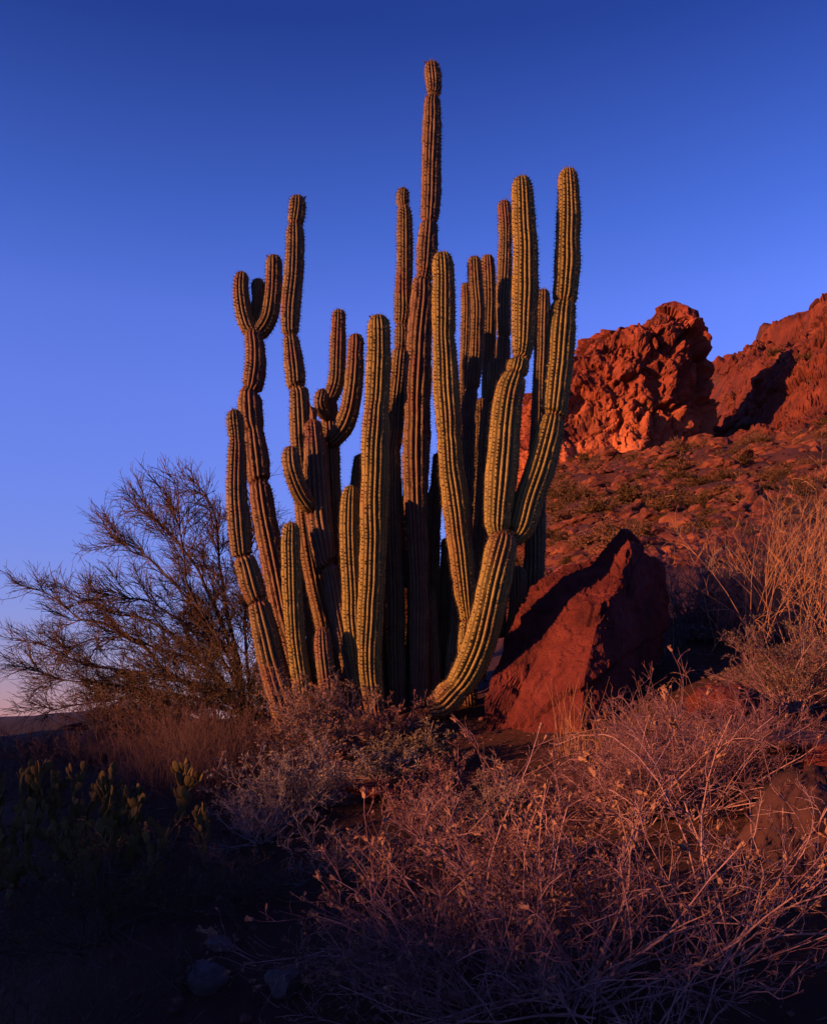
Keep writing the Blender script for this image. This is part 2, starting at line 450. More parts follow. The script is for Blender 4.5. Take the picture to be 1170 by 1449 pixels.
# ------------------------------------------------------------------ rocks
def ico(sub):
    bm = bmesh.new(); bmesh.ops.create_icosphere(bm, subdivisions=sub, radius=1.0)
    V = np.array([v.co[:] for v in bm.verts]); F = np.array([[v.index for v in f.verts] for f in bm.faces]); bm.free()
    return V, F
ICO = {k: ico(k) for k in (1, 2, 3, 4, 5)}

def rock_shape(sub, seed, planes=9, rough=0.06, cuts=()):
    """an angular stone: a sphere cut by random planes, then roughened"""
    rg = np.random.default_rng(seed)
    V, F = ICO[sub]
    V = V.copy()
    for _ in range(planes):
        nrm = unit(rg.normal(size=3)); dd = rg.uniform(0.55, 0.85)
        s = V @ nrm
        V = V - np.maximum(s - dd, 0)[:, None] * nrm * 0.92
    for nrm, dd in cuts:
        nrm = unit(np.array(nrm, float))
        V = V - np.maximum(V @ nrm - dd, 0)[:, None] * nrm * 0.97
    V = V * (1 + rough * fbm(V * 2.2 + seed, 4, seed) + (0.16 * facets(V * 1.9 + seed, seed + 7) + 0.07 * facets(V * 5.0 + seed, seed + 8) if sub > 3 else 0.0))[:, None]
    return V, F

def rock(name, c, size, seed, m, label, cat='rock', group=None, sub=4, rotz=0.0, rough=0.06, cuts=()):
    V, F = rock_shape(sub, seed, rough=rough, cuts=cuts)
    V = V * np.asarray(size)
    cz, sz = math.cos(rotz), math.sin(rotz)
    V = np.stack([V[:, 0] * cz - V[:, 1] * sz, V[:, 0] * sz + V[:, 1] * cz, V[:, 2]], 1) + np.asarray(c)
    o = obj(name, V, F, m, origin=(c[0], c[1], V[:, 2].min()), smooth=True)
    return tag(o, label, cat, group)

# the big pointed boulder: hand-set corners, subdivided and roughened
bv = [(686, 1075, 5.52), (686, 990, 5.58), (722, 880, 5.86), (796, 803, 6.02), (850, 790, 6.02), (884, 751, 6.0), (891, 774, 5.86), (886, 828, 5.70),
      (851, 856, 5.50), (841, 900, 5.44), (827, 960, 5.36), (822, 1080, 5.26),
      (868, 846, 5.60), (870, 960, 5.44), (868, 1080, 5.36), (909, 782, 6.02), (940, 796, 6.30), (944, 900, 6.36), (938, 1060, 6.34),
      (760, 1060, 6.5), (770, 880, 6.5), (850, 812, 6.55), (912, 806, 6.6), (905, 1060, 6.7), (815, 850, 5.72), (760, 930, 5.66), (754, 832, 5.96)]
bp = np.array([px(*q) for q in bv])
bf = [(0, 11, 10), (0, 10, 25), (0, 25, 1), (1, 25, 2), (25, 24, 2), (2, 24, 26), (26, 24, 3), (3, 24, 4), (24, 7, 4), (24, 8, 7), (4, 7, 6), (4, 6, 5), (25, 9, 24), (24, 9, 8), (25, 10, 9),
      (8, 12, 7), (8, 9, 12), (9, 13, 12), (9, 10, 13), (10, 14, 13), (10, 11, 14), (7, 12, 6), (6, 12, 15), (5, 6, 15), (12, 13, 15), (13, 17, 15), (15, 17, 16), (13, 18, 17), (13, 14, 18),
      (16, 17, 22), (17, 23, 22), (17, 18, 23), (22, 23, 21), (21, 23, 20), (23, 19, 20), (20, 19, 2), (19, 1, 2), (19, 0, 1), (2, 26, 20), (26, 3, 20), (3, 21, 20), (3, 4, 21), (4, 5, 21), (5, 22, 21), (5, 15, 22), (15, 16, 22)]
bm = bmesh.new()
bvs = [bm.verts.new(p) for p in bp]
for f in bf: bm.faces.new([bvs[k] for k in f])
bmesh.ops.recalc_face_normals(bm, faces=bm.faces)
bmesh.ops.subdivide_edges(bm, edges=bm.edges, cuts=23, use_grid_fill=True)
bmesh.ops.triangulate(bm, faces=bm.faces)
for _ in range(0): bmesh.ops.smooth_vert(bm, verts=bm.verts, factor=0.35, use_axis_x=True, use_axis_y=True, use_axis_z=True)
bm.normal_update()
V = np.array([v.co[:] for v in bm.verts]); Nn = np.array([v.normal[:] for v in bm.verts])
bm.verts.index_update()
F = np.array([[v.index for v in f.verts] for f in bm.faces]); bm.free()
wrp = np.stack([fbm(V * 3, 3, 131), fbm(V * 3, 3, 141), fbm(V * 3, 3, 151)], 1)
f1, f2, c1 = worley((V + 0.08 * wrp) * np.array([2.6, 2.6, 2.0]), 160)
g1, g2, c2 = worley((V + 0.05 * wrp) * np.array([7, 7, 5.0]), 170)
crack = np.minimum(f2 - f1, 0.07) / 0.07
line = (V[:, 2] - 1.473) - 0.60 * (V[:, 0] - 0.656) + 0.035 * fbm(V * 5, 3, 8)
slab = sstep(-0.008, 0.008, line)                    # fracture crossing the lower face, the rock below it set back
deep = np.exp(-(line / 0.012) ** 2)
Wp = V + 0.05 * wrp
d = 0.026 * facets(Wp * np.array([3.0, 3.0, 2.2]), 210) + 0.011 * facets(Wp * 8.0, 220) + 0.007 * facets(V * 21.0, 230)
d += 0.006 * crack + 0.004 * fbm(V * 24, 4, 180) - 0.028 * (1 - slab) - 0.018 * deep
V = V + Nn * d[:, None]
tag(obj('pointed_boulder', V, F, M['boulder_rock'], origin=(0.95, 5.9, 1.3), smooth=False), 'big dark red boulder with a pointed top leaning beside the cactus', 'boulder')

# ------------------------------------------------------------------ cactus
def catmull(P, step):
    """resample control rows (x,y,z,r) along a Catmull-Rom spline with roughly equal steps"""
    P = np.asarray(P, float)
    Q = np.vstack([2 * P[0] - P[1], P, 2 * P[-1] - P[-2]])
    out = []
    for k in range(1, len(Q) - 2):
        p0, p1, p2, p3 = Q[k - 1], Q[k], Q[k + 1], Q[k + 2]
        n = max(2, int(np.linalg.norm((p2 - p1)[:3]) / step))
        t = (np.arange(n) / n)[:, None]
        c = 0.5 * ((2 * p1) + (-p0 + p2) * t * 0.8 + (2 * p0 - 5 * p1 + 4 * p2 - p3) * t ** 2 * 1.0 + (-p0 + 3 * p1 - 3 * p2 + p3) * t ** 3)
        lin = p1 + (p2 - p1) * (t * t * (3 - 2 * t))
        c = np.where(np.isfinite(c), c, lin)
        # positions: damped spline; radii: eased so joints stay tight
        pos = 0.5 * ((2 * p1) + (-p0 + p2) * t + (2 * p0 - 5 * p1 + 4 * p2 - p3) * t ** 2 + (-p0 + 3 * p1 - 3 * p2 + p3) * t ** 3)
        c = np.hstack([pos[:, :3], lin[:, 3:4]])
        out.append(c)
    out.append(P[-1:])
    return np.vstack(out)

cactus_base = np.array([-0.12, 6.15, gz(-0.12, 6.15)])
cactus = thing('organ_pipe_cactus', cactus_base, 'tall many-stemmed ribbed cactus standing beside the pointed boulder', 'cactus')
N_AREOLE = 0

def cactus_stem(pts, d0, d1, age, ribs=14, tip=True, scars=(), buds=(), seed=0, name='stem', parent=None, label=None):
    """pts: (px, py, radius px) from the base upwards; d0, d1: depth at the base and at the top"""
    global N_AREOLE
    rg = np.random.default_rng(1000 + seed)
    ribs = ribs + 2
    sharp = []
    for k, q in enumerate(pts):                     # growth joints pinch in abruptly
        if 1 < k < len(pts) - 2 and q[2] < 0.86 * min(pts[k - 1][2], pts[k + 1][2]):
            a, b = pts[k - 1], pts[k + 1]
            la, lb = math.hypot(a[0] - q[0], a[1] - q[1]), math.hypot(b[0] - q[0], b[1] - q[1])
            if la > 6: sharp.append(tuple(q[c] + (a[c] - q[c]) * 4.5 / la for c in (0, 1)) + (a[2] * 0.95,))
            sharp.append((q[0], q[1], q[2] * 0.9))
            if lb > 6: sharp.append(tuple(q[c] + (b[c] - q[c]) * 4.5 / lb for c in (0, 1)) + (b[2] * 0.95,))
        else:
            sharp.append(tuple(q))
    pts = np.array(sharp, float)
    seg = np.concatenate([[0], np.cumsum(np.hypot(np.diff(pts[:, 0]), np.diff(pts[:, 1])))])
    tt = seg / seg[-1]
    dep = d0 + (d1 - d0) * np.minimum(1, tt * 1.6)
    C = np.array([np.append(px(p[0], p[1], dd), 1.05 * p[2] * dd / FPX) for p, dd in zip(pts, dep)])
    S = catmull(C, 0.0145)
    c, r = S[:, :3].copy(), S[:, 3].copy()
    s = np.concatenate([[0], np.cumsum(np.linalg.norm(np.diff(c, axis=0), axis=1))])
    wob = np.stack([s * 3.1 + seed * 7.7, s * 0, s * 0], 1)
    r = r * (1 + 0.035 * fbm(wob * 1.5, 3, seed))
    c[:, 0] += 0.004 * fbm(wob * 1.2, 2, seed + 5); c[:, 1] += 0.004 * fbm(wob * 1.2, 2, seed + 9)
    if tip:
        R = r[-6:].mean() * 1.25
        k = s > s[-1] - R
        q = (s[k] - (s[-1] - R)) / R
        r[k] = r[k] * np.sqrt(np.maximum(1 - q ** 2.4, 0.0025))
        # a finer last stretch for a round crown
    else:
        r[-1] *= 0.5; r[-2] *= 0.9
    t = unit(np.gradient(c, axis=0))
    e1 = unit(np.array([0, 1.0, 0.0]) - t[:, 1:2] * t)
    e2 = np.cross(t, e1)
    per = 4
    nth = ribs * per
    th = np.arange(nth) / nth * 2 * math.pi
    tw = 0.16 * fbm(wob * 0.5, 2, seed + 3) + seed * 0.37
    ph = (ribs * th / 2)
    rib = np.abs(np.cos(ph)) ** 0.9                     # 1 on the crest, sharp groove between
    dep_r = 0.30
    cap_fade = np.ones_like(s)
    rad = r[:, None] * (1 - dep_r + dep_r * rib[None, :])
    TH = th[None, :] + tw[:, None]
    dirs = e1[:, None, :] * np.cos(TH)[..., None] + e2[:, None, :] * np.sin(TH)[..., None]
    V = c[:, None, :] + dirs * rad[..., None]
    n = len(s)
    Vf = V.reshape(-1, 3)
    bumpn = 0.0035 * fbm(Vf * 22, 3, seed + 20) * (1.3 if age > 1 else 0.8)
    Vf = Vf + (dirs.reshape(-1, 3)) * bumpn[:, None]
    scar = np.zeros(n)
    # constrictions of the growth joints are corky and reddish
    rs = np.convolve(np.pad(r, 12, mode='edge'), np.ones(25) / 25, 'valid')
    scar = np.maximum(scar, sstep(0.04, 0.22, (rs - r) / np.maximum(rs, 1e-4)) * (s < s[-1] - 0.12)) * 0.85
    if parent is None and pts[0, 1] > 900: scar = np.maximum(scar, 0.8 * sstep(0.30, 0.08, s))      # corky brown foot
    for a, b, v in scars:
        scar = np.maximum(scar, v * sstep(a - 0.03, a, s / s[-1]) * sstep(b + 0.03, b, s / s[-1]))
    scar_v = np.repeat(scar[:, None], nth, 1).ravel() * np.clip(0.75 + 0.6 * fbm(Vf * 14, 3, seed + 30), 0, 1)
    spots = sstep(0.42, 0.62, fbm(Vf * np.array([9, 9, 5.0]) + seed * 3.1, 4, seed + 71))        # corky wounds
    scar_v = np.maximum(scar_v, spots * (0.35, 0.6, 0.75)[age])
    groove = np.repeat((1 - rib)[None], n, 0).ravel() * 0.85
    i, j = np.meshgrid(np.arange(n - 1), np.arange(nth), indexing='ij')
    jn = (j + 1) % nth
    F = np.stack([i * nth + j, i * nth + jn, (i + 1) * nth + jn, (i + 1) * nth + j], -1).reshape(-1, 4)[:, ::-1]
    F = F[:, ::-1]
    top = c[-1] + t[-1] * r[-1] * 0.3
    Vf = np.vstack([Vf, top[None], c[0][None]])
    capf = np.stack([np.full(nth, len(Vf) - 2), (n - 1) * nth + np.arange(nth), (n - 1) * nth + (np.arange(nth) + 1) % nth], 1)
    capb = np.stack([np.full(nth, len(Vf) - 1), (np.arange(nth) + 1) % nth, np.arange(nth)], 1)
    ms = M[('cactus_young', 'cactus_mid_dim', 'cactus_old_dim')[age]]
    par = parent or cactus
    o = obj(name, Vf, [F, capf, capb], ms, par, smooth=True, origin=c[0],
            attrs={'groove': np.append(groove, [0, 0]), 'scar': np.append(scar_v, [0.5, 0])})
    if label: o['label'] = label
    # areoles and spines along every crest
    gap = 0.0215
    ss = np.arange(0.03, s[-1] - 0.004, gap)
    AC, AN, AT = [], [], []
    for k in range(ribs):
        sk = ss + rg.uniform(-0.5, 0.5) * gap + rg.normal(0, 0.003, len(ss))
        sk = sk[(sk > 0.01) & (sk < s[-1] - 0.001)]
        ck = np.stack([np.interp(sk, s, c[:, a]) for a in range(3)], 1)
        tk = unit(np.stack([np.interp(sk, s, t[:, a]) for a in range(3)], 1))
        rk = np.interp(sk, s, r); twk = np.interp(sk, s, tw)
        a = 2 * math.pi * k / ribs + twk
        f1 = unit(np.array([0, 1.0, 0]) - tk[:, 1:2] * tk); f2 = np.cross(tk, f1)
        nk = f1 * np.cos(a)[:, None] + f2 * np.sin(a)[:, None]
        slope = np.interp(sk, s, np.gradient(r, s))
        AC.append(ck + nk * rk[:, None] * 0.995)
        AN.append(unit(nk - tk * np.clip(slope, -3, 3)[:, None])); AT.append(tk)
    AC, AN, AT = np.vstack(AC), np.vstack(AN), np.vstack(AT)
    keep = rg.random(len(AC)) > np.clip((0.28 if age == 2 else 0.08) + 0.35 * fbm(AC * 9, 2, seed + 44), 0, 0.9)
    AC, AN, AT = AC[keep], AN[keep], AT[keep]
    m = len(AC); N_AREOLE += m
    B = np.cross(AN, AT)
    w = 0.0038 * rg.uniform(0.6, 1.5, m)[:, None]
    av = np.stack([AC + AT * w * 1.25, AC + B * w, AC - AT * w * 1.25, AC - B * w, AC + AN * w * 1.1], 1).reshape(-1, 3)
    b0 = np.arange(m)[:, None] * 5
    af = np.concatenate([b0 + np.array([[0, 1, 4]]), b0 + np.array([[1, 2, 4]]), b0 + np.array([[2, 3, 4]]), b0 + np.array([[3, 0, 4]])])
    # spines: five thin blades from every areole
    ns = 5
    base = np.repeat(AC + AN * 0.003, ns, 0); nn = np.repeat(AN, ns, 0); at = np.repeat(AT, ns, 0); bb = np.repeat(B, ns, 0)
    aa = rg.uniform(0, 2 * math.pi, m * ns); sp = rg.uniform(0.25, 1.05, m * ns)
    lat = at * np.cos(aa)[:, None] + bb * np.sin(aa)[:, None]
    dd = unit(nn * np.cos(sp)[:, None] + lat * np.sin(sp)[:, None])
    ln = rg.uniform(0.010, 0.024, m * ns)[:, None]
    sd = unit(np.cross(dd, rg.normal(size=(m * ns, 3)))) * 0.00055
    sv = np.stack([base + sd, base - sd, base + dd * ln], 1).reshape(-1, 3)
    sf = np.arange(m * ns * 3).reshape(-1, 3)
    tag(obj('areoles', av, af, M['areole'], o, origin=c[0], smooth=False), kind='stuff')
    tag(obj('spines', sv, sf, M['spine'], o, origin=c[0], smooth=False), kind='stuff')
    for bx, by, sz in buds:
        p = px(bx, by, d1)
        Vb, Fb = ICO[2]
        Vb = Vb * np.array([0.42, 0.42, 1.0]) * sz
        Vb[:, 2] += np.where(Vb[:, 2] > 0.5 * sz, 0.3 * sz, 0)
        dx = -1 if bx < np.interp(by, pts[::-1, 1], pts[::-1, 0]) else 1
        an = 0.9 * dx
        Vb = np.stack([Vb[:, 0] * math.cos(an) + Vb[:, 2] * math.sin(an), Vb[:, 1], -Vb[:, 0] * math.sin(an) + Vb[:, 2] * math.cos(an)], 1)
        obj('dried_flower', Vb + p, Fb, M['bud'], o, origin=c[0])
    return o

# leftmost jointed stem
cactus_stem([(412, 1055, 18), (404, 1010, 20), (392, 960, 20), (379, 912, 19), (369, 868, 16), (365, 852, 12), (362, 846, 15), (355, 826, 17), (347, 798, 15), (343, 788, 10), (342, 782, 14), (338, 742, 15), (335, 700, 14), (336, 650, 13), (336, 628, 11), (335, 622, 9.5), (335, 615, 11), (333, 598, 11.5), (332, 578, 10)], 6.05, 5.95, 1, 12, scars=[(0.02, 0.24, 0.7)], seed=1)
# stem carrying three fingers
cactus_stem([(434, 1030, 15), (424, 960, 16), (410, 900, 16), (398, 855, 16), (388, 806, 16), (379, 762, 17), (373, 720, 16), (369, 692, 15), (368, 684, 11), (366, 676, 15), (363, 645, 17), (361, 620, 15), (360, 612, 13), (357, 600, 17), (354, 572, 17), (353, 557, 14), (355, 552, 11), (358, 544, 14), (361, 520, 14.5), (361, 490, 14), (359, 476, 12), (359, 466, 9)], 6.3, 6.38, 2, 12, tip=False, scars=[(0.0, 0.45, 0.5), (0.56, 0.76, 0.45)], seed=2)
cactus_stem([(359, 474, 8), (351, 464, 11), (345, 446, 11.5), (342, 424, 11), (341, 405, 10), (343, 383, 9)], 6.4, 6.38, 1, 11, seed=3)
cactus_stem([(359, 472, 8), (362, 455, 9), (364, 436, 9.5), (365, 424, 8.5), (365, 412, 9.5), (364, 393, 9)], 6.42, 6.45, 1, 11, seed=4)
cactus_stem([(360, 476, 9), (371, 465, 12), (380, 446, 12.5), (385, 420, 12), (387, 395, 11.5), (387, 360, 11)], 6.4, 6.42, 1, 11, buds=[(379, 363, 0.013)], seed=5)
# tall jointed stem
cactus_stem([(482, 1010, 14), (474, 950, 15), (462, 880, 16), (450, 830, 16), (440, 775, 16), (434, 735, 15), (431, 690, 15), (428, 640, 15), (426, 600, 14.5), (424, 560, 13), (421, 549, 10), (419, 542, 13), (417, 515, 13.5), (414, 490, 11.5), (412, 475, 8), (411, 466, 12), (411, 440, 14), (414, 400, 13.5), (417, 350, 12.5), (417, 325, 11.5), (417, 317, 9.5), (419, 308, 11.5), (421, 292, 11.5), (421, 275, 11)], 6.35, 6.22, 1, 12, scars=[(0.0, 0.38, 0.4)], buds=[(431, 279, 0.011)], seed=6)
# broken-topped stem with side arms
d_stem = cactus_stem([(508, 1010, 14), (502, 970, 14), (494, 932, 14), (486, 895, 14), (477, 853, 14), (470, 814, 13), (466, 801, 8), (461, 793, 15), (455, 762, 18), (450, 726, 18), (447, 680, 17), (445, 640, 15), (443, 610, 13), (442, 594, 11)], 6.0, 6.05, 2, 12, tip=False, scars=[(0.93, 1.0, 0.9)], seed=7)
cactus_stem([(441, 723, 7), (434, 713, 12), (425, 697, 13.5), (417, 677, 13), (412, 656, 12.5), (411, 630, 11)], 6.0, 5.9, 1, 11, seed=8)
cactus_stem([(478, 805, 8), (474, 770, 12), (471, 720, 13), (469, 660, 12.5), (468, 610, 12), (466, 580, 12), (465, 560, 11)], 6.15, 6.2, 1, 12, scars=[(0.9, 1.0, 0.7)], seed=9)
cactus_stem([(464, 592, 6), (457, 584, 9), (453, 572, 9.5), (454, 562, 9), (457, 549, 7)], 6.15, 6.1, 2, 10, seed=10)
cactus_stem([(463, 570, 7), (470, 557, 11), (475, 540, 12), (478, 510, 11.5), (479, 480, 11), (479, 462, 9.5), (479, 437, 9.5)], 6.2, 6.25, 1, 11, seed=11)
cactus_stem([(464, 628, 8), (475, 618, 12), (486, 603, 14), (495, 578, 13.5), (500, 545, 12.5), (502, 515, 11.5), (502, 503, 10.8), (503, 490, 11), (503, 471, 10.5)], 6.15, 6.05, 1, 11, seed=12)
# broken stub on top of the side-armed stem
Vs, Fs = rock_shape(3, 77, 6, 0.25)
obj('broken_stub', Vs * np.array([0.028, 0.03, 0.075]) + px(443, 588, 6.05), Fs, M['dead_wood'], d_stem, smooth=False)
# short stems between
cactus_stem([(520, 1020, 13), (508, 945, 13.5), (500, 885, 14), (497, 815, 14.5), (495, 755, 14), (495, 715, 12.5), (497, 686, 10.5)], 6.0, 5.95, 0, 13, seed=13)
cactus_stem([(520, 1000, 11), (506, 880, 12), (503, 780, 11), (504, 716, 10), (506, 680, 9), (509, 642, 8)], 6.3, 6.3, 1, 11, seed=14)
cactus_stem([(534, 1025, 15), (527, 985, 16), (523, 925, 17), (525, 857, 18), (528, 780, 18.5), (530, 703, 19), (532, 612, 18.5), (532, 578, 16.5), (533, 570, 16.8), (535, 520, 17), (536, 475, 16), (536, 444, 14.5)], 5.95, 5.85, 0, 15, buds=[(525, 449, 0.014)], seed=15)
cactus_stem([(434, 1010, 13), (425, 950, 13.5), (419, 902, 13.5), (415, 855, 13.5), (413, 810, 14), (412, 770, 13), (412, 738, 11)], 5.95, 5.9, 0, 13, seed=16)
cactus_stem([(468, 1005, 13), (461, 950, 13), (457, 915, 12), (455, 886, 9)], 5.9, 5.86, 1, 12, scars=[(0.62, 1.0, 0.8)], seed=17)
# thin stem with a small round head
cactus_stem([(562, 1000, 12), (560, 880, 12), (557, 760, 12), (556, 690, 12), (555, 645, 12), (555, 638, 10.5), (557, 620, 12), (560, 575, 12), (564, 530, 11.5), (567, 500, 11), (568, 494, 8), (569, 480, 10), (569, 468, 10), (568, 460, 7.5), (569, 448, 11), (570, 420, 11.5), (572, 360, 11), (573, 310, 10), (572, 297, 9), (571, 292, 7), (570, 285, 8.5), (571, 264, 8)], 6.2, 6.3, 1, 12, seed=18)
# the tallest stem
cactus_stem([(594, 1000, 13), (593, 900, 13.5), (592, 820, 13.5), (590, 752, 14.5), (588, 700, 17), (588, 655, 18.5), (589, 610, 19), (591, 540, 18.5), (594, 470, 17), (597, 420, 15.5), (598, 402, 14), (600, 395, 10), (601, 391, 12), (602, 387, 10), (603, 378, 13), (605, 350, 14), (607, 325, 12.5), (608, 314, 9.5), (609, 305, 12), (610, 280, 13.2), (610, 226, 13), (611, 175, 12.5), (611, 148, 11), (613, 135, 7), (614, 126, 10), (613, 110, 11.5), (610, 86, 10)], 6.15, 6.2, 2, 13, buds=[(602, 88, 0.012)], seed=19)
# front stem left of the arch
cactus_stem([(664, 1000, 11), (660, 930, 11), (661, 892, 11), (662, 879, 8), (660, 866, 11), (656, 830, 15), (651, 775, 17), (645, 712, 18), (639, 661, 17.5), (636, 628, 17), (635, 619, 15.5), (634, 590, 17.5), (631, 545, 18), (629, 500, 17), (628, 474, 15.5), (628, 460, 16.5), (627, 430, 16.5), (627, 391, 15.5), (626, 356, 14)], 5.98, 5.88, 0, 15, seed=20)
# curved front trunk and its two great arms
cactus_stem([(608, 1002, 15), (624, 997, 19), (637, 983, 20), (645, 974, 17.5), (652, 965, 20), (664, 945, 21.5), (679, 912, 22.5), (691, 864, 22.5), (701, 815, 22.5), (708, 778, 21.5), (711, 761, 18), (712, 752, 10)], 5.75, 5.62, 0, 15, tip=False, scars=[(0.965, 1.0, 0.9)], seed=21)
cactus_stem([(709, 762, 8), (705, 752, 14), (704, 738, 18.5), (706, 700, 21), (711, 650, 21.5), (716, 595, 21), (721, 555, 20), (726, 537, 17), (728, 530, 13), (730, 524, 15.5), (732, 515, 14.5), (733, 508, 9.5), (737, 502, 13), (740, 485, 15.5), (742, 455, 17), (743, 415, 17.5), (743, 364, 17), (741, 320, 16.5), (739, 280, 15), (737, 248, 13)], 5.66, 5.75, 0, 15, seed=22)
cactus_stem([(719, 760, 9), (730, 758, 14), (739, 741, 19.5), (750, 702, 20.5), (764, 663, 20.5), (775, 626, 19.5), (781, 600, 17), (783, 590, 13.5), (785, 582, 17), (789, 540, 19), (793, 481, 19.5), (796, 445, 18), (798, 428, 14.5), (800, 415, 17.5), (803, 375, 17.5), (803, 340, 16), (804, 305, 16.5), (804, 270, 14.5), (804, 237, 12.5)], 5.7, 5.8, 0, 15, seed=23)
# thinner stems of the rear row
cactus_stem([(664, 900, 9), (665, 800, 9), (664, 740, 8), (663, 674, 8), (663, 640, 7.5), (664, 610, 9.5), (663, 580, 10), (665, 560, 10), (667, 550, 8.5), (669, 535, 10.5), (673, 500, 11), (674, 472, 10), (675, 440, 11), (673, 400, 10.5), (671, 361, 9.5)], 6.4, 6.72, 1, 12, scars=[(0.5, 0.68, 0.7)], seed=24)
cactus_stem([(656, 900, 8), (655, 700, 8), (656, 600, 8), (658, 540, 8), (660, 480, 8), (661, 430, 7.5), (660, 399, 6.5)], 6.7, 7.2, 1, 11, buds=[(656, 401, 0.01)], seed=25)
cactus_stem([(688, 900, 10), (688, 700, 10), (690, 600, 10), (692, 520, 10), (692, 475, 9.5), (692, 440, 10.5), (691, 400, 10), (689, 359, 9)], 6.6, 7.15, 1, 12, seed=26)
cactus_stem([(676, 960, 11), (680, 860, 11), (682, 780, 11), (685, 700, 11), (688, 640, 11.5), (691, 590, 11), (693, 571, 8.5), (697, 555, 11), (700, 533, 11.5), (700, 506, 10.5)], 6.15, 6.2, 1, 12, seed=27)
cactus_stem([(668, 940, 9), (672, 820, 9.5), (675, 720, 9.5), (679, 640, 9.5), (680, 600, 9.5), (681, 563, 8.5)], 6.25, 6.3, 1, 12, seed=28)
cactus_stem([(704, 900, 11), (706, 760, 11), (709, 620, 10.5), (711, 530, 10.5), (712, 490, 10), (713, 477, 8.5), (713, 465, 10.5), (713, 420, 10.5), (714, 370, 10), (714, 338, 9), (714, 320, 9.8), (713, 282, 9)], 6.45, 6.95, 1, 12, seed=29)
cactus_stem([(748, 900, 15), (753, 830, 15), (757, 770, 14), (760, 690, 12), (761, 610, 11), (764, 550, 10.5), (766, 500, 10.5), (767, 450, 10), (768, 408, 9)], 6.4, 6.9, 1, 12, seed=30)
cactus_stem([(608, 960, 11), (611, 860, 11), (612, 780, 10.5), (614, 710, 10), (616, 690, 8), (618, 670, 8), (620, 640, 7)], 6.4, 6.45, 1, 11, seed=31)
# shaded stems in the heart of the clump
for k, (bx, tx, ty, rr_, dd) in enumerate([(570, 574, 700, 12, 6.45), (578, 580, 790, 13, 6.3), (628, 634, 760, 12, 6.4), (640, 648, 830, 13, 6.25), (612, 606, 830, 13, 6.2), (546, 548, 770, 12, 6.35), (722, 733, 800, 13, 6.3), (452, 436, 745, 12, 6.4)]):
    cactus_stem([(bx, 1010, rr_), ((bx + tx) / 2, (1010 + ty) / 2, rr_ + 1), (tx, ty + 60, rr_), (tx, ty, rr_ - 2)], dd, dd + 0.08, 1, 12, seed=40 + k)

# ------------------------------------------------------------------ shrub tools
def grow(o, d, length, K, curl, up, rg):
    """M wandering shoots: returns points (M,K,3)"""
    o = np.asarray(o, float); d = unit(np.asarray(d, float)); n = len(o)
    P = np.empty((n, K, 3)); P[:, 0] = o
    step = (np.asarray(length) / (K - 1))[:, None]
    bend = rg.normal(size=(n, 3)) * curl
    for k in range(1, K):
        bend = bend * 0.6 + rg.normal(size=(n, 3)) * curl * 0.8
        d = unit(d + bend + np.array([0, 0, up]))
        P[:, k] = P[:, k - 1] + d * step
    return P

def sprout(P, per, t0, t1, ang0, ang1, rg, bias=(0, 0, 0)):
    """origins and directions of side shoots on the shoots P"""
    n, K, _ = P.shape
    idx = np.repeat(np.arange(n), per)
    t = rg.uniform(t0, t1, len(idx)) * (K - 1)
    k = np.minimum(t.astype(int), K - 2); f = (t - k)[:, None]
    a, b = P[idx, k], P[idx, k + 1]
    o = a * (1 - f) + b * f
    d = unit(b - a)
    side = unit(np.cross(d, rg.normal(size=d.shape)))
    an = rg.uniform(ang0, ang1, len(idx))[:, None]
    return o, unit(d * np.cos(an) + side * np.sin(an) + np.asarray(bias)), t / (K - 1), idx

def tubes(P, r0, r1, sides=3):
    """tapered tubes along shoots P (M,K,3)"""
    n, K, _ = P.shape
    T = unit(np.gradient(P, axis=1)) if K > 2 else unit(np.repeat(P[:, 1:] - P[:, :1], 2, 1))
    ref = np.where(np.abs(T[:, :1, 2:3]) > 0.8, np.array([1.0, 0.2, 0]), np.array([0.1, 0.2, 1.0]))
    e1 = unit(np.cross(T, ref)); e2 = np.cross(T, e1)
    r0 = np.broadcast_to(np.asarray(r0, float), (n,)); r1 = np.broadcast_to(np.asarray(r1, float), (n,))
    rr = r0[:, None] + (r1 - r0)[:, None] * np.linspace(0, 1, K)[None]
    a = np.arange(sides) / sides * 2 * math.pi
    V = P[:, :, None, :] + rr[:, :, None, None] * (e1[:, :, None, :] * np.cos(a)[None, None, :, None] + e2[:, :, None, :] * np.sin(a)[None, None, :, None])
    base = (np.arange(n) * K * sides)[:, None, None]
    k = (np.arange(K - 1) * sides)[None, :, None]; s = np.arange(sides)[None, None, :]; sn = (s + 1) % sides
    F = np.stack(np.broadcast_arrays(base + k + s, base + k + sn, base + k + sides + sn, base + k + sides + s), -1).reshape(-1, 4)
    return V.reshape(-1, 3), F

def join(parts):
    Vs, Fs, off = [], [], 0
    for V, F in parts:
        Vs.append(V); Fs.append(np.asarray(F) + off); off += len(V)
    by = {}
    for f in Fs: by.setdefault(f.shape[1], []).append(f)
    return np.vstack(Vs), [np.vstack(v) for v in by.values()]

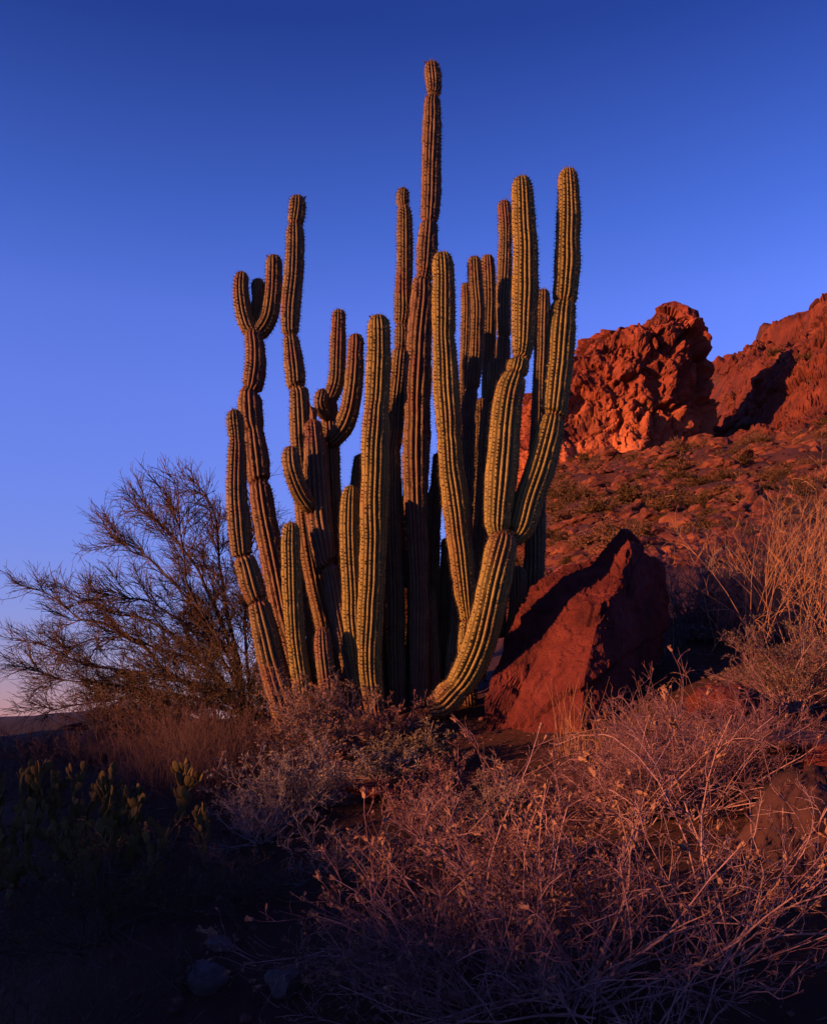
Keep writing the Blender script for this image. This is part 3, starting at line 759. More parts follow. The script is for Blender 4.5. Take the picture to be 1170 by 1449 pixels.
def leaves(o, d, length, width, rg, fold=0.25):
    """folded lozenge leaves"""
    n = len(o); d = unit(d)
    side = unit(np.cross(d, rg.normal(size=(n, 3)))); nr = np.cross(d, side)
    L = np.broadcast_to(np.asarray(length, float), (n,))[:, None]; W = np.broadcast_to(np.asarray(width, float), (n,))[:, None]
    a = o; b = o + d * L * 0.5 + side * W + nr * W * fold; c = o + d * L; e = o + d * L * 0.5 - side * W + nr * W * fold
    V = np.stack([a, b, c, e], 1).reshape(-1, 3)
    k = np.arange(n)[:, None] * 4
    return V, np.concatenate([k + np.array([[0, 1, 2]]), k + np.array([[0, 2, 3]])])

def along(P, count, rg, t0=0.2, t1=1.0):
    o, d, _, _ = sprout(P, count, t0, min(t1, 0.999), 0.3, 1.1, rg)
    return o, d

def hemi_dirs(n, spread, rg, bias=(0, 0, 0)):
    a = rg.uniform(0, 2 * math.pi, n); e = rg.uniform(0.05, 1, n) ** 0.6 * spread
    return unit(np.stack([np.sin(e) * np.cos(a), np.sin(e) * np.sin(a), np.cos(e)], 1) + np.asarray(bias))

seed_V, seed_F = ICO[1]
SEED_MESHES = []
for k in range(4):
    rg = np.random.default_rng(500 + k)
    Vq, Fq = ICO[1]
    Vq = Vq * np.array([0.0048, 0.0048, 0.0085]) * (1 + 0.18 * rg.normal(size=(len(Vq), 1)))
    # a ragged open cup of dry scales round the head
    nsc = 9
    oo = np.zeros((nsc, 3)); aa = np.arange(nsc) / nsc * 6.28
    dirs = np.stack([0.45 * np.cos(aa), 0.45 * np.sin(aa), np.ones(nsc)], 1)
    lv, lf = leaves(oo + dirs * 0.002, dirs, 0.013, 0.0026, rg)
    V_, F_ = join([(Vq, Fq), (lv, lf)])
    me = make_mesh('seed_head', V_, F_, False); me.materials.append(M['seed'])
    SEED_MESHES.append(me)

def orient(d):
    return Vector(d).to_track_quat('Z', 'Y').to_euler()

def shrub(name, base, height, radius, label, cat='shrub', seed=0, stems=26, twig=(7, 6, 4), mats=('brush_branch', 'brush_twig', None), leaf=None, r=0.0028,
          curl=0.16, up=0.02, spread=1.25, bias=(0, 0, 0), seeds=0, seed_scale=1.0, group=None, stem_parts=True, leaf_n=2):
    rg = np.random.default_rng(seed)
    base = np.array([base[0], base[1], gz(base[0], base[1]) - 0.02])
    root = thing(name, base, label, cat, group)
    d = hemi_dirs(stems, spread, rg, bias)
    horiz = np.hypot(d[:, 0], d[:, 1])
    L0 = np.minimum(height / np.maximum(d[:, 2], 0.12), radius / np.maximum(horiz, 0.12)) * rg.uniform(0.75, 1.12, stems)
    o = base + np.stack([rg.normal(0, radius * 0.07, stems), rg.normal(0, radius * 0.07, stems), np.zeros(stems)], 1)
    lv = [grow(o, d, L0, 9, curl * 0.6, up, rg)]
    for k in range(stems):
        V, F = tubes(lv[0][k:k + 1], r * rg.uniform(0.8, 1.3), r * 0.45, 5)
        if stem_parts: obj('branch', V, F, M[mats[0]], root)
    parts = []
    if not stem_parts: parts.append(tubes(lv[0], r, r * 0.45, 4))
    Lk, rk = np.repeat(L0, 1), r * 0.55
    cur = lv[0]; curL = L0
    for li, per in enumerate(twig):
        o, d, t, idx = sprout(cur, per, 0.22 if li == 0 else 0.12, 1.0, 0.35, 1.05, rg, bias=(0, 0, 0.12))
        Ln = curL[idx] * rg.uniform(0.25, 0.55, len(idx)) * (1.15 - 0.55 * t)
        cur = grow(o, d, Ln, 6 if li == 0 else (4 if li == 1 else 2), curl, up, rg)
        curL = Ln
        parts.append(tubes(cur, rk, rk * 0.55, 3)); rk *= 0.68
        lv.append(cur)
    V, F = join(parts)
    tag(obj('twigs', V, F, M[mats[1]], root), kind='stuff')
    if leaf:
        o, d = along(lv[-1], leaf_n, rg, 0.1)
        lm, ll, lw = leaf
        V, F = leaves(o, d, ll * rg.uniform(0.6, 1.3, len(o)), lw * rg.uniform(0.7, 1.3, len(o)), rg)
        tag(obj('leaves', V, F, M[lm], root, smooth=False), kind='stuff')
    if seeds:
        ends = np.concatenate([lv[1][:, -1], lv[0][:, -1]]); dirs = np.concatenate([lv[1][:, -1] - lv[1][:, -2], lv[0][:, -1] - lv[0][:, -2]])
        # the outermost shoots carry the heads
        far = np.linalg.norm((ends - base) / np.array([radius, radius, height]), axis=1) + rg.normal(0, 0.12, len(ends))
        for q in np.argsort(-far)[:seeds]:
            s = seed_scale * rg.uniform(0.7, 1.25)
            link_copy('seed_head', SEED_MESHES[rg.integers(4)], root, ends[q] - base, orient(dirs[q] + rg.normal(0, 0.004, 3)), (s, s, s))
    return root

def at(x, y, d):
    """ground position under photo column x at depth d"""
    return ((x - CX) / FPX * d, d)

# ------------------------------------------------------------------ leafless desert tree behind the cactus
rg = np.random.default_rng(42)
TD = 7.6
tb = px(352, 1010, TD); tb[2] = gz(tb[0], tb[1]) - 0.03
tree = thing('desert_tree', tb, 'leafless fine-twigged desert tree sweeping away from the cactus', 'tree')
limbs = [
    [(352, 1005), (331, 930), (308, 870), (286, 820), (266, 786), (240, 752), (205, 722), (170, 702)],
    [(352, 1005), (338, 940), (322, 870), (312, 800), (306, 740), (290, 700), (268, 672)],
    [(352, 1010), (310, 985), (243, 955), (195, 908), (146, 882), (113, 876), (85, 852), (50, 826)],
    [(352, 1010), (300, 978), (227, 956), (170, 948), (114, 938), (70, 915), (28, 908)],
    [(350, 1010), (280, 990), (210, 985), (150, 992), (100, 1000), (60, 1012)],
    [(352, 1005), (322, 945), (285, 900), (245, 872), (205, 850), (170, 845), (140, 838)],
    [(352, 1005), (325, 935), (292, 880), (255, 835), (220, 800), (185, 772), (155, 760)],
    [(352, 1005), (350, 930), (346, 860), (350, 800), (356, 750), (352, 712)],
    [(352, 1008), (318, 970), (270, 935), (220, 915), (175, 900), (130, 905), (90, 925)],
    [(352, 1005), (336, 960), (310, 905), (275, 850), (262, 800), (255, 740), (248, 690)],
    [(352, 1008), (312, 962), (262, 915), (215, 880), (160, 868), (120, 850), (95, 835)],
    [(352, 1010), (300, 1000), (240, 998), (190, 975), (140, 968), (90, 962), (40, 948)],
    [(354, 1005), (365, 930), (372, 860), (380, 800), (392, 760)],
]
MAIN, par = [], []
for k, lm in enumerate(limbs):
    off = rg.uniform(-0.45, 0.45)
    pts = []
    for q, (a, b) in enumerate(lm):
        f = q / (len(lm) - 1)
        p = px(a, b, TD + off * f)
        pts.append(np.append(p, (0.022 if k < 4 else 0.015) * (1 - f) + 0.003))
    pts[0][:3] = tb + np.array([rg.normal(0, 0.03), rg.normal(0, 0.03), 0])
    S = catmull(np.array(pts), 0.05)
    S[:, :3] += 0.012 * np.stack([fbm(S[:, :3] * 6, 2, 60 + k), fbm(S[:, :3] * 6, 2, 70 + k), fbm(S[:, :3] * 6, 2, 80 + k)], 1)
    KK = 26
    ii = np.linspace(0, len(S) - 1, KK); lo = np.floor(ii).astype(int); hi = np.minimum(lo + 1, len(S) - 1); f = (ii - lo)[:, None]
    Sp = S[lo] * (1 - f) + S[hi] * f
    P = Sp[None, :, :3]
    V, F = tubes(P, Sp[0, 3], 0.0025, 6)
    obj('limb', V, F, M['tree_bark'], tree)
    MAIN.append(P[0])
MAIN = np.array(MAIN)
o, d, t, idx = sprout(MAIN, 22, 0.2, 0.99, 0.25, 0.8, rg, bias=(-0.12, 0, 0.05))
l1 = grow(o, d, rg.uniform(0.24, 0.54, len(o)) * (1.15 - 0.6 * t), 9, 0.10, 0.02, rg)
o, d, t, idx = sprout(l1, 12, 0.10, 1.0, 0.3, 0.85, rg, bias=(-0.05, 0, 0.06))
l2 = grow(o, d, rg.uniform(0.12, 0.30, len(o)) * (1.1 - 0.4 * t), 5, 0.12, 0.02, rg)
o, d, t, idx = sprout(l2, 4, 0.1, 1.0, 0.3, 0.95, rg)
l3 = grow(o, d, rg.uniform(0.04, 0.12, len(o)), 2, 0.14, 0.02, rg)
V, F = join([tubes(l1, 0.0050, 0.0022), tubes(l2, 0.0028, 0.0016), tubes(l3, 0.0019, 0.0012)])
tag(obj('twigs', V, F, M['tree_twig'], tree), kind='stuff')

# ------------------------------------------------------------------ shrubs and grasses of the middle ground
shrub('dense_shrub', at(310, 0, 6.6), 0.50, 0.50, 'dense dark brown brush filling the foot of the leafless tree', seed=101, stems=34, twig=(8, 6, 2), mats=('tree_bark', 'tree_twig', None), leaf=('far_leaf', 0.016, 0.004), stem_parts=False)
shrub('dense_shrub', at(365, 0, 6.9), 0.40, 0.42, 'dark brush right behind the outermost cactus stem', seed=102, stems=28, twig=(8, 6, 2), mats=('tree_bark', 'tree_twig', None), leaf=('far_leaf', 0.016, 0.004), stem_parts=False)
shrub('dense_shrub', at(225, 0, 6.7), 0.34, 0.50, 'dark brush under the middle of the leafless tree', seed=118, stems=34, twig=(8, 6, 2), mats=('tree_bark', 'tree_twig', None), leaf=('far_leaf', 0.016, 0.004), stem_parts=False)
shrub('low_shrub', at(150, 0, 6.9), 0.22, 0.5, 'low dark brush on the rise under the tree branches', seed=103, stems=30, twig=(7, 6, 2), mats=('tree_bark', 'dark_straw', None), stem_parts=False)
shrub('bare_shrub', at(0, 0, 5.6), 0.28, 0.30, 'small bare shrub against the pale horizon', seed=104, stems=16, twig=(5, 4, 2), mats=('tree_bark', 'tree_twig', None))
shrub('silver_shrub', at(540, 0, 5.45), 0.22, 0.24, 'low pinkish shrub at the dark middle of the cactus foot', seed=119, stems=30, twig=(7, 5, 2), mats=('brush_branch', 'brush_twig', None), leaf=('dry_leaf', 0.015, 0.0028), leaf_n=2)
shrub('silver_shrub', at(465, 0, 5.42), 0.36, 0.36, 'pinkish small-leaved shrub hugging the foot of the cactus', seed=105, stems=40, twig=(8, 6, 2), mats=('brush_branch', 'grey_twig', None), leaf=('dry_leaf', 0.017, 0.0028), spread=1.3, leaf_n=3)
shrub('leafy_shrub', at(582, 0, 5.0), 0.20, 0.22, 'small olive leafy shrub below the curved cactus trunk', seed=106, stems=30, twig=(7, 5), mats=('brush_branch', 'grey_twig', None), leaf=('green_leaf', 0.02, 0.0038), leaf_n=5)
shrub('leafy_shrub', at(540, 0, 4.85), 0.13, 0.20, 'low greyish leafy tuft on the dark soil beside the olive shrub', seed=116, stems=24, twig=(6, 5), mats=('brush_branch', 'grey_twig', None), leaf=('grey_leaf', 0.018, 0.0032), leaf_n=4)
shrub('grey_shrub', at(405, 0, 4.35), 0.30, 0.28, 'silvery grey shrub with pale seed heads standing in shade', seed=107, stems=34, twig=(7, 6, 2), mats=('grey_twig', 'grey_twig', None), leaf=('grey_leaf', 0.014, 0.003), seeds=60, seed_scale=0.9)
shrub('grey_shrub', at(372, 0, 4.1), 0.16, 0.26, 'low sprawling grey shrub in the shade beside the silvery one', seed=108, stems=26, twig=(6, 6, 2), mats=('grey_twig', 'grey_twig', None))

def grass(name, base, height, n, label, m, seed, lean=0.25, rad=0.08, r=0.0014, branches=0, cat='grass', curl=0.05):
    rg = np.random.default_rng(seed)
    b = np.array([base[0], base[1], gz(*base) - 0.02])
    root = thing(name, b, label, cat)
    o = b + np.stack([rg.normal(0, rad, n), rg.normal(0, rad, n), np.zeros(n)], 1)
    o[:, 2] = terrain_detail(o[:, 0], o[:, 1]) - 0.02
    d = unit(np.stack([rg.normal(0, lean, n), rg.normal(0, lean, n), np.ones(n)], 1))
    P = grow(o, d, height * rg.uniform(0.45, 1.15, n), 8, curl, 0.0, rg)
    parts = [tubes(P, r, r * 0.4, 3)]
    if branches:
        oo, dd, t, idx = sprout(P, branches, 0.35, 1.0, 0.25, 0.7, rg, bias=(0, 0, 0.2))
        Q = grow(oo, dd, height * rg.uniform(0.08, 0.25, len(oo)), 5, curl * 1.6, 0.0, rg)
        parts.append(tubes(Q, r * 0.6, r * 0.3, 3))
        oo, dd, t, idx = sprout(Q, 2, 0.3, 1.0, 0.25, 0.8, rg)
        parts.append(tubes(grow(oo, dd, height * rg.uniform(0.03, 0.09, len(oo)), 4, curl * 1.6, 0.0, rg), r * 0.45, r * 0.25, 3))
    V, F = join(parts)
    tag(obj('stalks', V, F, M[m], root), kind='stuff')
    return root

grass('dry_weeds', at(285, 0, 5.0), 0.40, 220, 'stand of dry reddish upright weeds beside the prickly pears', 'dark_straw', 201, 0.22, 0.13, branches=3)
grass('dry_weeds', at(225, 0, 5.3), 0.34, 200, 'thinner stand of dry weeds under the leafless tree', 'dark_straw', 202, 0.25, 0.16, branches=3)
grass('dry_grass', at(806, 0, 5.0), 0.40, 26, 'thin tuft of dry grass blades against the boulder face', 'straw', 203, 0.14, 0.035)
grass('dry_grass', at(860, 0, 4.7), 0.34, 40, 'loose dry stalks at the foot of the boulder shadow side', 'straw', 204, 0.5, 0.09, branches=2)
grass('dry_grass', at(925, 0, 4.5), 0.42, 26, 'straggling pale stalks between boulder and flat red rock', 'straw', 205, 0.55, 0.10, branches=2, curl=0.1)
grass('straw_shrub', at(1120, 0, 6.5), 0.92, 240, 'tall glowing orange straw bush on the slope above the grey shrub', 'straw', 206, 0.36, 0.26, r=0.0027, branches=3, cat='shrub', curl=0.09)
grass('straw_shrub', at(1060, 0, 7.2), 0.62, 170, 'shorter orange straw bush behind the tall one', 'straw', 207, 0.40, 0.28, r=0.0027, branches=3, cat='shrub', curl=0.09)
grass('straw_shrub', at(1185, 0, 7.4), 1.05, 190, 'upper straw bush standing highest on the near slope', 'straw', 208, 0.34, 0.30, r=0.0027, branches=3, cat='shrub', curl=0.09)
shrub('grey_shrub', at(985, 0, 6.9), 0.62, 0.36, 'bluish grey shrub in the shadow behind the boulder', seed=109, stems=40, twig=(8, 6, 2), mats=('grey_twig', 'grey_twig', None), r=0.0062)
shrub('grey_shrub', at(1040, 0, 6.6), 0.42, 0.34, 'grey twiggy shrub under the orange straw bush', seed=110, stems=34, twig=(8, 6, 2), mats=('grey_twig', 'brush_twig', None), r=0.0042)
shrub('leafy_shrub', at(1120, 0, 4.9), 0.40, 0.34, 'leafy olive shrub below the orange straw bush', seed=111, stems=50, twig=(8, 5, 2), mats=('brush_branch', 'brush_twig', None), leaf=('green_leaf', 0.013, 0.0022), leaf_n=3)
shrub('dry_shrub', at(980, 0, 3.75), 0.38, 0.46, 'dense dry reddish brush before the flat red rock', seed=112, stems=46, twig=(9, 7, 2), curl=0.2, seeds=26, seed_scale=0.7)
shrub('dry_shrub', at(905, 0, 3.8), 0.27, 0.34, 'dense dry brush at the foot of the big boulder', seed=113, stems=42, twig=(9, 7, 2), curl=0.22, seeds=20, seed_scale=0.7)
shrub('dry_shrub', at(745, 0, 3.3), 0.17, 0.34, 'tangled dry brush behind the seed-headed bush', seed=114, stems=34, twig=(8, 6, 2), curl=0.22, leaf=('dry_leaf', 0.014, 0.003), seeds=24, seed_scale=0.8)

shrub('dry_shrub', at(915, 0, 4.5), 0.24, 0.28, 'low dry brush in front of the boulder shadow side', seed=115, stems=34, twig=(8, 6, 3), curl=0.22)
shrub('dry_shrub', at(1075, 0, 4.2), 0.22, 0.34, 'low dry brush spreading over the flat red rock', seed=117, stems=30, twig=(8, 6, 2), curl=0.22)
for k, (cx_, dd, hh_, rr_, lab) in enumerate([
        (40, 6.4, 0.16, 0.42, 'low brown brush on the left rise beneath the tree tips'), (120, 5.9, 0.18, 0.42, 'low brown brush behind the prickly pears'),
        (215, 6.2, 0.24, 0.42, 'brown brush behind the thinner dry weeds'), (260, 5.8, 0.26, 0.36, 'tangled brown brush behind the upright weeds'),
        (330, 5.6, 0.26, 0.30, 'dark brush before the outermost cactus stem'), (60, 5.3, 0.20, 0.40, 'brown brush between prickly pears and low rise')]):
    shrub('low_shrub', at(cx_, 0, dd), hh_, rr_, lab.replace(' on the left rise', ' on the rise'), seed=140 + k, stems=26, twig=(7, 6, 2), mats=('tree_bark', 'dark_straw', None), stem_parts=False, curl=0.22)

# ------------------------------------------------------------------ foreground bushes
shrub('seed_head_bush', at(815, 0, 2.5), 0.45, 0.66, 'big dry bush bristling with pale seed heads in the foreground', seed=120, stems=60, twig=(6, 4, 2), curl=0.24, r=0.0031, seeds=150, seed_scale=1.25, spread=1.4, leaf=('dry_leaf', 0.014, 0.0030), leaf_n=1)
shrub('seed_head_bush', at(670, 0, 2.6), 0.36, 0.50, 'smaller dry bush reaching low over the dark soil with knobbly seed heads', seed=121, stems=40, twig=(6, 5, 2), curl=0.20, r=0.0028, seeds=80, seed_scale=1.25, spread=1.5, bias=(-0.4, 0, 0), leaf=('dry_leaf', 0.016, 0.0036), leaf_n=1)
shrub('bare_bush', at(1000, 0, 2.55), 0.52, 0.52, 'sparse bare bush with long crooked grey branches before the dark rock', seed=122, stems=22, twig=(5, 4, 1), curl=0.28, r=0.0030, spread=1.35, bias=(0.25, 0, 0), mats=('brush_branch', 'brush_branch', None))
shrub('bare_bush', at(900, 0, 2.15), 0.26, 0.40, 'low bare tangle of branches under the big seed-headed bush', seed=126, stems=18, twig=(4, 4, 1), curl=0.28, r=0.0026, spread=1.5, mats=('brush_branch', 'brush_branch', None))
shrub('dark_bush', at(130, 0, 3.3), 0.30, 0.5, 'dark leafy bush lost in shade under the prickly pears', seed=123, stems=30, twig=(6, 5, 2), mats=('tree_bark', 'tree_twig', None), leaf=('far_leaf', 0.016, 0.0036), leaf_n=1)
shrub('dark_bush', at(60, 0, 2.6), 0.26, 0.4, 'sparse dry bush sunk in the darkest corner', seed=124, stems=22, twig=(5, 4, 2), mats=('tree_bark', 'tree_twig', None))
shrub('dark_bush', at(260, 0, 2.9), 0.16, 0.26, 'few dry twigs on the shaded soil near the bluish stones', seed=125, stems=9, twig=(4, 3, 2), mats=('tree_bark', 'tree_twig', None), spread=1.4)

# ------------------------------------------------------------------ prickly pears
def pad_mesh(seed):
    rg = np.random.default_rng(seed)
    V, F = ICO[3]
    V = V.copy()
    x, y, z = V[:, 0].copy(), V[:, 1].copy(), V[:, 2].copy()
    taper = 0.72 + 0.28 * sstep(-1, 0.3, z)
    V = np.stack([x * 0.56 * taper, y * 0.13 * (1 + 0.2 * (1 - z * z)), z + 1.0], 1)
    V[:, 1] += 0.06 * np.sin(z * 1.5 + seed)
    V *= (1 + 0.03 * fbm(V * 3 + seed, 2, seed))[:, None]
    me = make_mesh('pad', V, F, True); me.materials.append(M['pad'])
    return me
PADS = [pad_mesh(k) for k in range(4)]

def prickly_pear(base, n0, label, seed, size=0.034, grp='prickly pears in the dark hollow'):
    rg = np.random.default_rng(seed)
    b = np.array([base[0], base[1], gz(*base) - 0.02])
    root = thing('prickly_pear', b, label, 'cactus')
    q = [(np.array([rg.normal(0, 0.16), rg.normal(0, 0.14), 0.0]), rg.normal(0, 0.35), rg.normal(0, 0.25), 0, size * rg.uniform(1.0, 1.3)) for _ in range(n0)]
    while q:
        p, tilt, tilt2, lev, s = q.pop()
        rz = rg.uniform(0, math.pi)
        o = link_copy('pad', PADS[rg.integers(4)], root, p, (tilt2, tilt, rz), (s, s, s))
        if lev < 5:
            up = np.array(o.rotation_euler.to_matrix() @ Vector((0, 0, 1)))
            sd = np.array(o.rotation_euler.to_matrix() @ Vector((1, 0, 0)))
            for _ in range(rg.choice([0, 1, 1, 2, 2]) if lev else 2):
                w = rg.uniform(-0.45, 0.45)
                np_ = p + up * s * (1.92 - abs(w) * 0.6) + sd * s * w
                q.append((np_, tilt * 0.6 + w * 0.8 + rg.normal(0, 0.2), tilt2 * 0.6 + rg.normal(0, 0.25), lev + 1, s * rg.uniform(0.78, 0.98)))
    return root
prickly_pear(at(70, 0, 4.6), 8, 'prickly pear clump under the bare shrub by the horizon', 301)
prickly_pear(at(150, 0, 4.4), 8, 'prickly pear clump before the low brush, its upper pads edge-lit', 302)
prickly_pear(at(215, 0, 4.0), 7, 'prickly pear clump beside the dry upright weeds', 303)
prickly_pear(at(25, 0, 3.9), 7, 'dark prickly pear clump deep in the shade', 304)
prickly_pear(at(120, 0, 3.8), 7, 'shaded prickly pear clump before the edge-lit one', 305)

# ------------------------------------------------------------------ near rocks
def near_rock(x, y, d, size, seed, m, label, sub=4, rotz=0.0, rough=0.06, cat='rock', group=None, cuts=()):
    return rock('rock', px(x, y, d), size, seed, M[m], label, cat, group, sub, rotz, rough, cuts)
near_rock(1195, 1235, 3.2, (0.33, 0.30, 0.42), 401, 'shaded_stone', 'big dark boulder beside the bare crooked bush', sub=5, cat='boulder', rough=0.05, cuts=[((0.42, -0.88, 0.2), 0.42), ((-0.85, -0.2, 0.3), 0.75), ((0.1, -0.2, 0.95), 0.72)])
near_rock(1030, 1000, 4.6, (0.20, 0.24, 0.10), 402, 'boulder_rock', 'flat red rock behind the dense dry brush', sub=5, rotz=0.3)
near_rock(1120, 1050, 3.9, (0.20, 0.16, 0.055), 403, 'dark_stone', 'thin slab of rock above the big dark boulder')
near_rock(1175, 1078, 3.6, (0.12, 0.14, 0.07), 404, 'boulder_rock', 'small reddish rock resting between the slab and the dark boulder')
near_rock(292, 1388, 2.88, (0.068, 0.07, 0.062), 405, 'pale_stone', 'bluish pale stone on the shaded soil')
near_rock(402, 1388, 2.8, (0.050, 0.05, 0.055), 406, 'pale_stone', 'pale stone half under the low dry bush')
near_rock(312, 1336, 3.1, (0.045, 0.05, 0.028), 407, 'pale_stone', 'small flat pale stone above the bluish one')
near_rock(640, 1134, 4.3, (0.20, 0.14, 0.035), 408, 'dark_stone', 'low slab on the dark soil before the boulder')
near_rock(530, 1118, 4.4, (0.13, 0.12, 0.035), 409, 'boulder_rock', 'low reddish slab between the grey and the olive shrub')
near_rock(102, 1038, 7.6, (0.14, 0.14, 0.09), 410, 'boulder_rock', 'small red rock on the rise against the far dark range')

shrub('dry_shrub', at(610, 0, 3.75), 0.20, 0.30, 'low dry tangle on the dark soil before the low slab', seed=127, stems=26, twig=(6, 5, 2), mats=('brush_branch', 'brush_twig', None), curl=0.25)
shrub('dry_shrub', at(480, 0, 3.6), 0.16, 0.28, 'thin shaded tangle between the grey shrub and the seed-headed bush', seed=128, stems=20, twig=(5, 5, 2), mats=('tree_bark', 'grey_twig', None), curl=0.25)
shrub('dry_shrub', at(330, 0, 3.5), 0.18, 0.32, 'shaded dry tangle below the low sprawling grey shrub', seed=129, stems=22, twig=(5, 5, 2), mats=('tree_bark', 'tree_twig', None), curl=0.25)

for k, (cx_, dd, hh_, rr_, lab) in enumerate([
        (640, 4.55, 0.13, 0.22, 'low twiggy tuft under the curved cactus trunk'), (700, 4.2, 0.15, 0.24, 'low twiggy tuft at the sunlit corner of the big boulder'),
        (585, 4.15, 0.12, 0.24, 'low shaded tuft before the olive leafy shrub'), (665, 3.85, 0.14, 0.26, 'low shaded tuft behind the smaller seed-headed bush'), (455, 4.6, 0.16, 0.22, 'low tuft between pinkish and silvery shrubs')]):
    shrub('low_shrub', at(cx_, 0, dd), hh_, rr_, lab, seed=160 + k, stems=24, twig=(6, 5, 2), mats=('brush_branch', 'grey_twig' if k % 2 else 'brush_twig', None), stem_parts=False, curl=0.24, leaf=('dry_leaf', 0.012, 0.0026), leaf_n=1)

# fallen twigs on the near soil
rg = np.random.default_rng(78)
n = 1300
o = np.stack([rg.uniform(-2.0, 2.2, n), rg.uniform(1.9, 6.6, n), np.zeros(n)], 1)
o[:, 2] = terrain_detail(o[:, 0], o[:, 1]) + 0.006
aa = rg.uniform(0, 6.28, n)
P = grow(o, np.stack([np.cos(aa), np.sin(aa), rg.uniform(0.0, 0.35, n)], 1), rg.uniform(0.03, 0.15, n), 5, 0.3, -0.03, rg)
V, F = tubes(P, 0.0014, 0.0008, 3)
tag(obj('fallen_twigs', V, F, M['brush_twig']), 'fallen grey twigs littering the shaded near soil', 'twigs', kind='stuff')

# gravel on the near soil
rg = np.random.default_rng(77)
Vr, Fr = rock_shape(1, 5, 6, 0.1)
n = 1600
gx_ = rg.uniform(-2.2, 2.6, n); gy_ = rg.uniform(1.9, 6.8, n); sc = rg.uniform(0.006, 0.028, n) ** 1.0
gz_ = terrain_detail(gx_, gy_)
R = rg.uniform(0, 6.28, n)
Vv = Vr[None] * np.stack([sc, sc * 0.9, sc * 0.6], 1)[:, None, :]
Vv = np.stack([Vv[..., 0] * np.cos(R)[:, None] - Vv[..., 1] * np.sin(R)[:, None], Vv[..., 0] * np.sin(R)[:, None] + Vv[..., 1] * np.cos(R)[:, None], Vv[..., 2]], -1) + np.stack([gx_, gy_, gz_], 1)[:, None]
Ff = (Fr[None] + (np.arange(n) * len(Vr))[:, None, None]).reshape(-1, 3)
tag(obj('gravel', Vv.reshape(-1, 3), Ff, M['dark_stone'], smooth=False), 'loose dark gravel scattered over the shaded near soil', 'gravel', kind='stuff')

# ------------------------------------------------------------------ hillside: boulders, stones, bushes
HROCK = []
for k in range(6):
    V, F = rock_shape(3, 600 + k, 16, 0.10)
    V = V * (1 + 0.22 * facets(V * 1.6 + k, 640 + k) + 0.10 * facets(V * 4.0 + k, 650 + k))[:, None]
    me = make_mesh('hillside_boulder', V, F, False); me.materials.append(M['hill_rock']); HROCK.append(me)
CROCK = []
for me in HROCK:
    m2 = me.copy(); m2.materials.clear(); m2.materials.append(M['slope_rock']); CROCK.append(m2)

def hill_spots(n, rg, y0=14, y1=150, u0=0.085, u1=0.45):
    out = []
    while len(out) < n:
        y = math.exp(rg.uniform(math.log(y0), math.log(y1))); u = rg.uniform(u0, u1)
        x = u * y
        bx = (x - 27.0) / 10.5; by = (y - 116) / 9.0
        if bx * bx + by * by < 1: continue
        out.append((x, y))
    return out

def hill_place(x, y):
    if y > 98:
        return 'on the rocky slope above the butte shadow' if x / y > 0.33 else ('in the gully beside the butte' if x / y > 0.29 else 'close by the foot of the butte')
    side = 'toward the cactus' if x / y < 0.2 else ('above the straw bushes' if x / y > 0.33 else 'above the pointed boulder')
    if y > 60: return 'high on the stony slope ' + side
    if y > 30: return 'halfway up the stony slope ' + side
    return 'low on the stony slope ' + side

rg = np.random.default_rng(88)
for (x, y) in hill_spots(170, rg, 16, 150):
    z = gz(x, y); s = rg.uniform(0.22, 0.62) * (0.45 + y / 95.0)
    o = link_copy('hillside_boulder', HROCK[rg.integers(6)], None, (x, y, z + s * 0.1), (rg.normal(0, 0.2), rg.normal(0, 0.2), rg.uniform(0, 6.28)), (s * rg.uniform(0.8, 1.5), s * rg.uniform(0.8, 1.3), s * rg.uniform(0.45, 0.85)))
    tag(o, ('big ' if s > 0.55 else 'small ') + 'loose red boulder ' + hill_place(x, y), 'boulder', 'loose boulders on the hillside')
# fallen blocks along the butte foot
for k in range(26):
    u = rg.uniform(0.13, 0.31); y = rg.uniform(99, 107); x = u * y; z = gz(x, y); s = rg.uniform(0.6, 1.7)
    o = link_copy('fallen_block', HROCK[rg.integers(6)], None, (x, y, z + s * 0.2), (rg.normal(0, 0.2), rg.normal(0, 0.2), rg.uniform(0, 6.28)), (s * rg.uniform(0.9, 1.6), s, s * rg.uniform(0.6, 1.0)))
    tag(o, ('big ' if s > 1.15 else 'small ') + 'fallen red block at the ' + ('shadowed' if u > 0.26 else 'sunlit') + ' foot of the butte', 'boulder', 'fallen blocks at the butte foot')

# outcrops that break the upper slope and its skyline
for k in range(90):
    y = rg.uniform(99, 172); x = rg.uniform(0.31, 0.46) * y
    z = gz(x, y); s = rg.uniform(0.5, 1.5)
    o = link_copy('rock_outcrop', CROCK[rg.integers(6)], None, (x, y, z + s * 0.15), (rg.normal(0, 0.35), rg.normal(0, 0.35), rg.uniform(0, 6.28)), (s * rg.uniform(0.9, 1.7), s * rg.uniform(0.8, 1.3), s * rg.uniform(0.7, 1.5)))
    tag(o, ('big ' if s > 1.0 else 'small ') + 'craggy red outcrop ' + ('on the skyline of the upper slope' if y > 152 else 'on the face of the upper slope'), 'outcrop', 'outcrops of the upper slope')

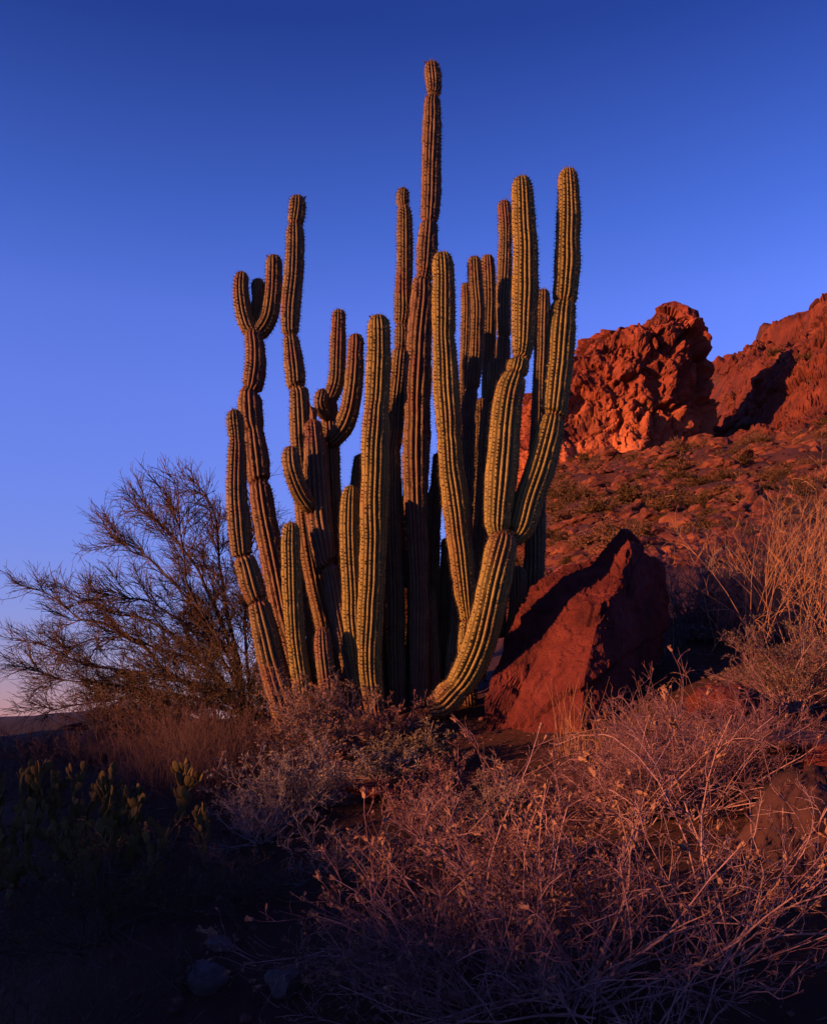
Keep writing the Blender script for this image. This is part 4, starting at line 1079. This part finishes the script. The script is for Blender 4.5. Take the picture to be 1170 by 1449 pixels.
n = 7000
yy = np.exp(rg.uniform(math.log(11), math.log(150), n)); xx = rg.uniform(0.07, 0.46, n) * yy
zz_ = terrain_detail(xx, yy); sc = (0.045 + 0.32 * rg.random(n) ** 4) * (0.35 + yy / 70.0)
Vr, Fr = rock_shape(1, 9, 5, 0.15); R = rg.uniform(0, 6.28, n)
Vv = Vr[None] * np.stack([sc * rg.uniform(0.8, 1.6, n), sc, sc * rg.uniform(0.4, 0.8, n)], 1)[:, None, :]
Vv = np.stack([Vv[..., 0] * np.cos(R)[:, None] - Vv[..., 1] * np.sin(R)[:, None], Vv[..., 0] * np.sin(R)[:, None] + Vv[..., 1] * np.cos(R)[:, None], Vv[..., 2]], -1) + np.stack([xx, yy, zz_], 1)[:, None]
Ff = (Fr[None] + (np.arange(n) * len(Vr))[:, None, None]).reshape(-1, 3)
tag(obj('hillside_stones', Vv.reshape(-1, 3), Ff, M['hill_rock'], smooth=False), 'countless small red stones strewn over the hillside', 'stones', kind='stuff')

def far_bush(seed, m, leafy):
    rg = np.random.default_rng(seed)
    d = hemi_dirs(40, 1.35, rg)
    P = grow(np.zeros((40, 3)), d, rg.uniform(0.6, 1.05, 40), 6, 0.12, 0.02, rg)
    o, dd, t, idx = sprout(P, 9, 0.2, 1, 0.3, 1.0, rg)
    Q = grow(o, dd, rg.uniform(0.15, 0.4, len(o)), 4, 0.15, 0.02, rg)
    st = join([tubes(P, 0.02, 0.008), tubes(Q, 0.010, 0.005)])
    o, dd = along(Q, leafy, rg)
    lf = leaves(o, dd, rg.uniform(0.05, 0.12, len(o)), rg.uniform(0.015, 0.032, len(o)), rg)
    a = make_mesh('stems', st[0], st[1], True); a.materials.append(M['far_dry'])
    b = make_mesh('foliage', lf[0], lf[1], False); b.materials.append(M[m])
    return a, b
FB = [far_bush(700 + k, 'far_leaf' if k < 3 else 'far_dry', 7 if k < 3 else 4) for k in range(5)]
for (x, y) in hill_spots(290, rg, 13, 145):
    z = gz(x, y); s = rg.uniform(0.25, 0.95) ** 1.3 * (0.36 + y / 80.0)
    k = rg.integers(5)
    lab = ('big ' if s > 0.75 else 'small ') + ('dark olive bush ' if k < 3 else 'dry brown bush ') + hill_place(x, y)
    root = thing('hillside_bush', (x, y, z - 0.03), lab, 'bush', 'olive bushes on the hillside' if k < 3 else 'dry bushes on the hillside')
    root.rotation_euler = (0, 0, rg.uniform(0, 6.28)); root.scale = (s * 1.15, s * 1.15, s * 0.8)
    a = link_copy('stems', FB[k][0], root, (0, 0, 0)); b = link_copy('foliage', FB[k][1], root, (0, 0, 0))
    tag(b, kind='stuff')
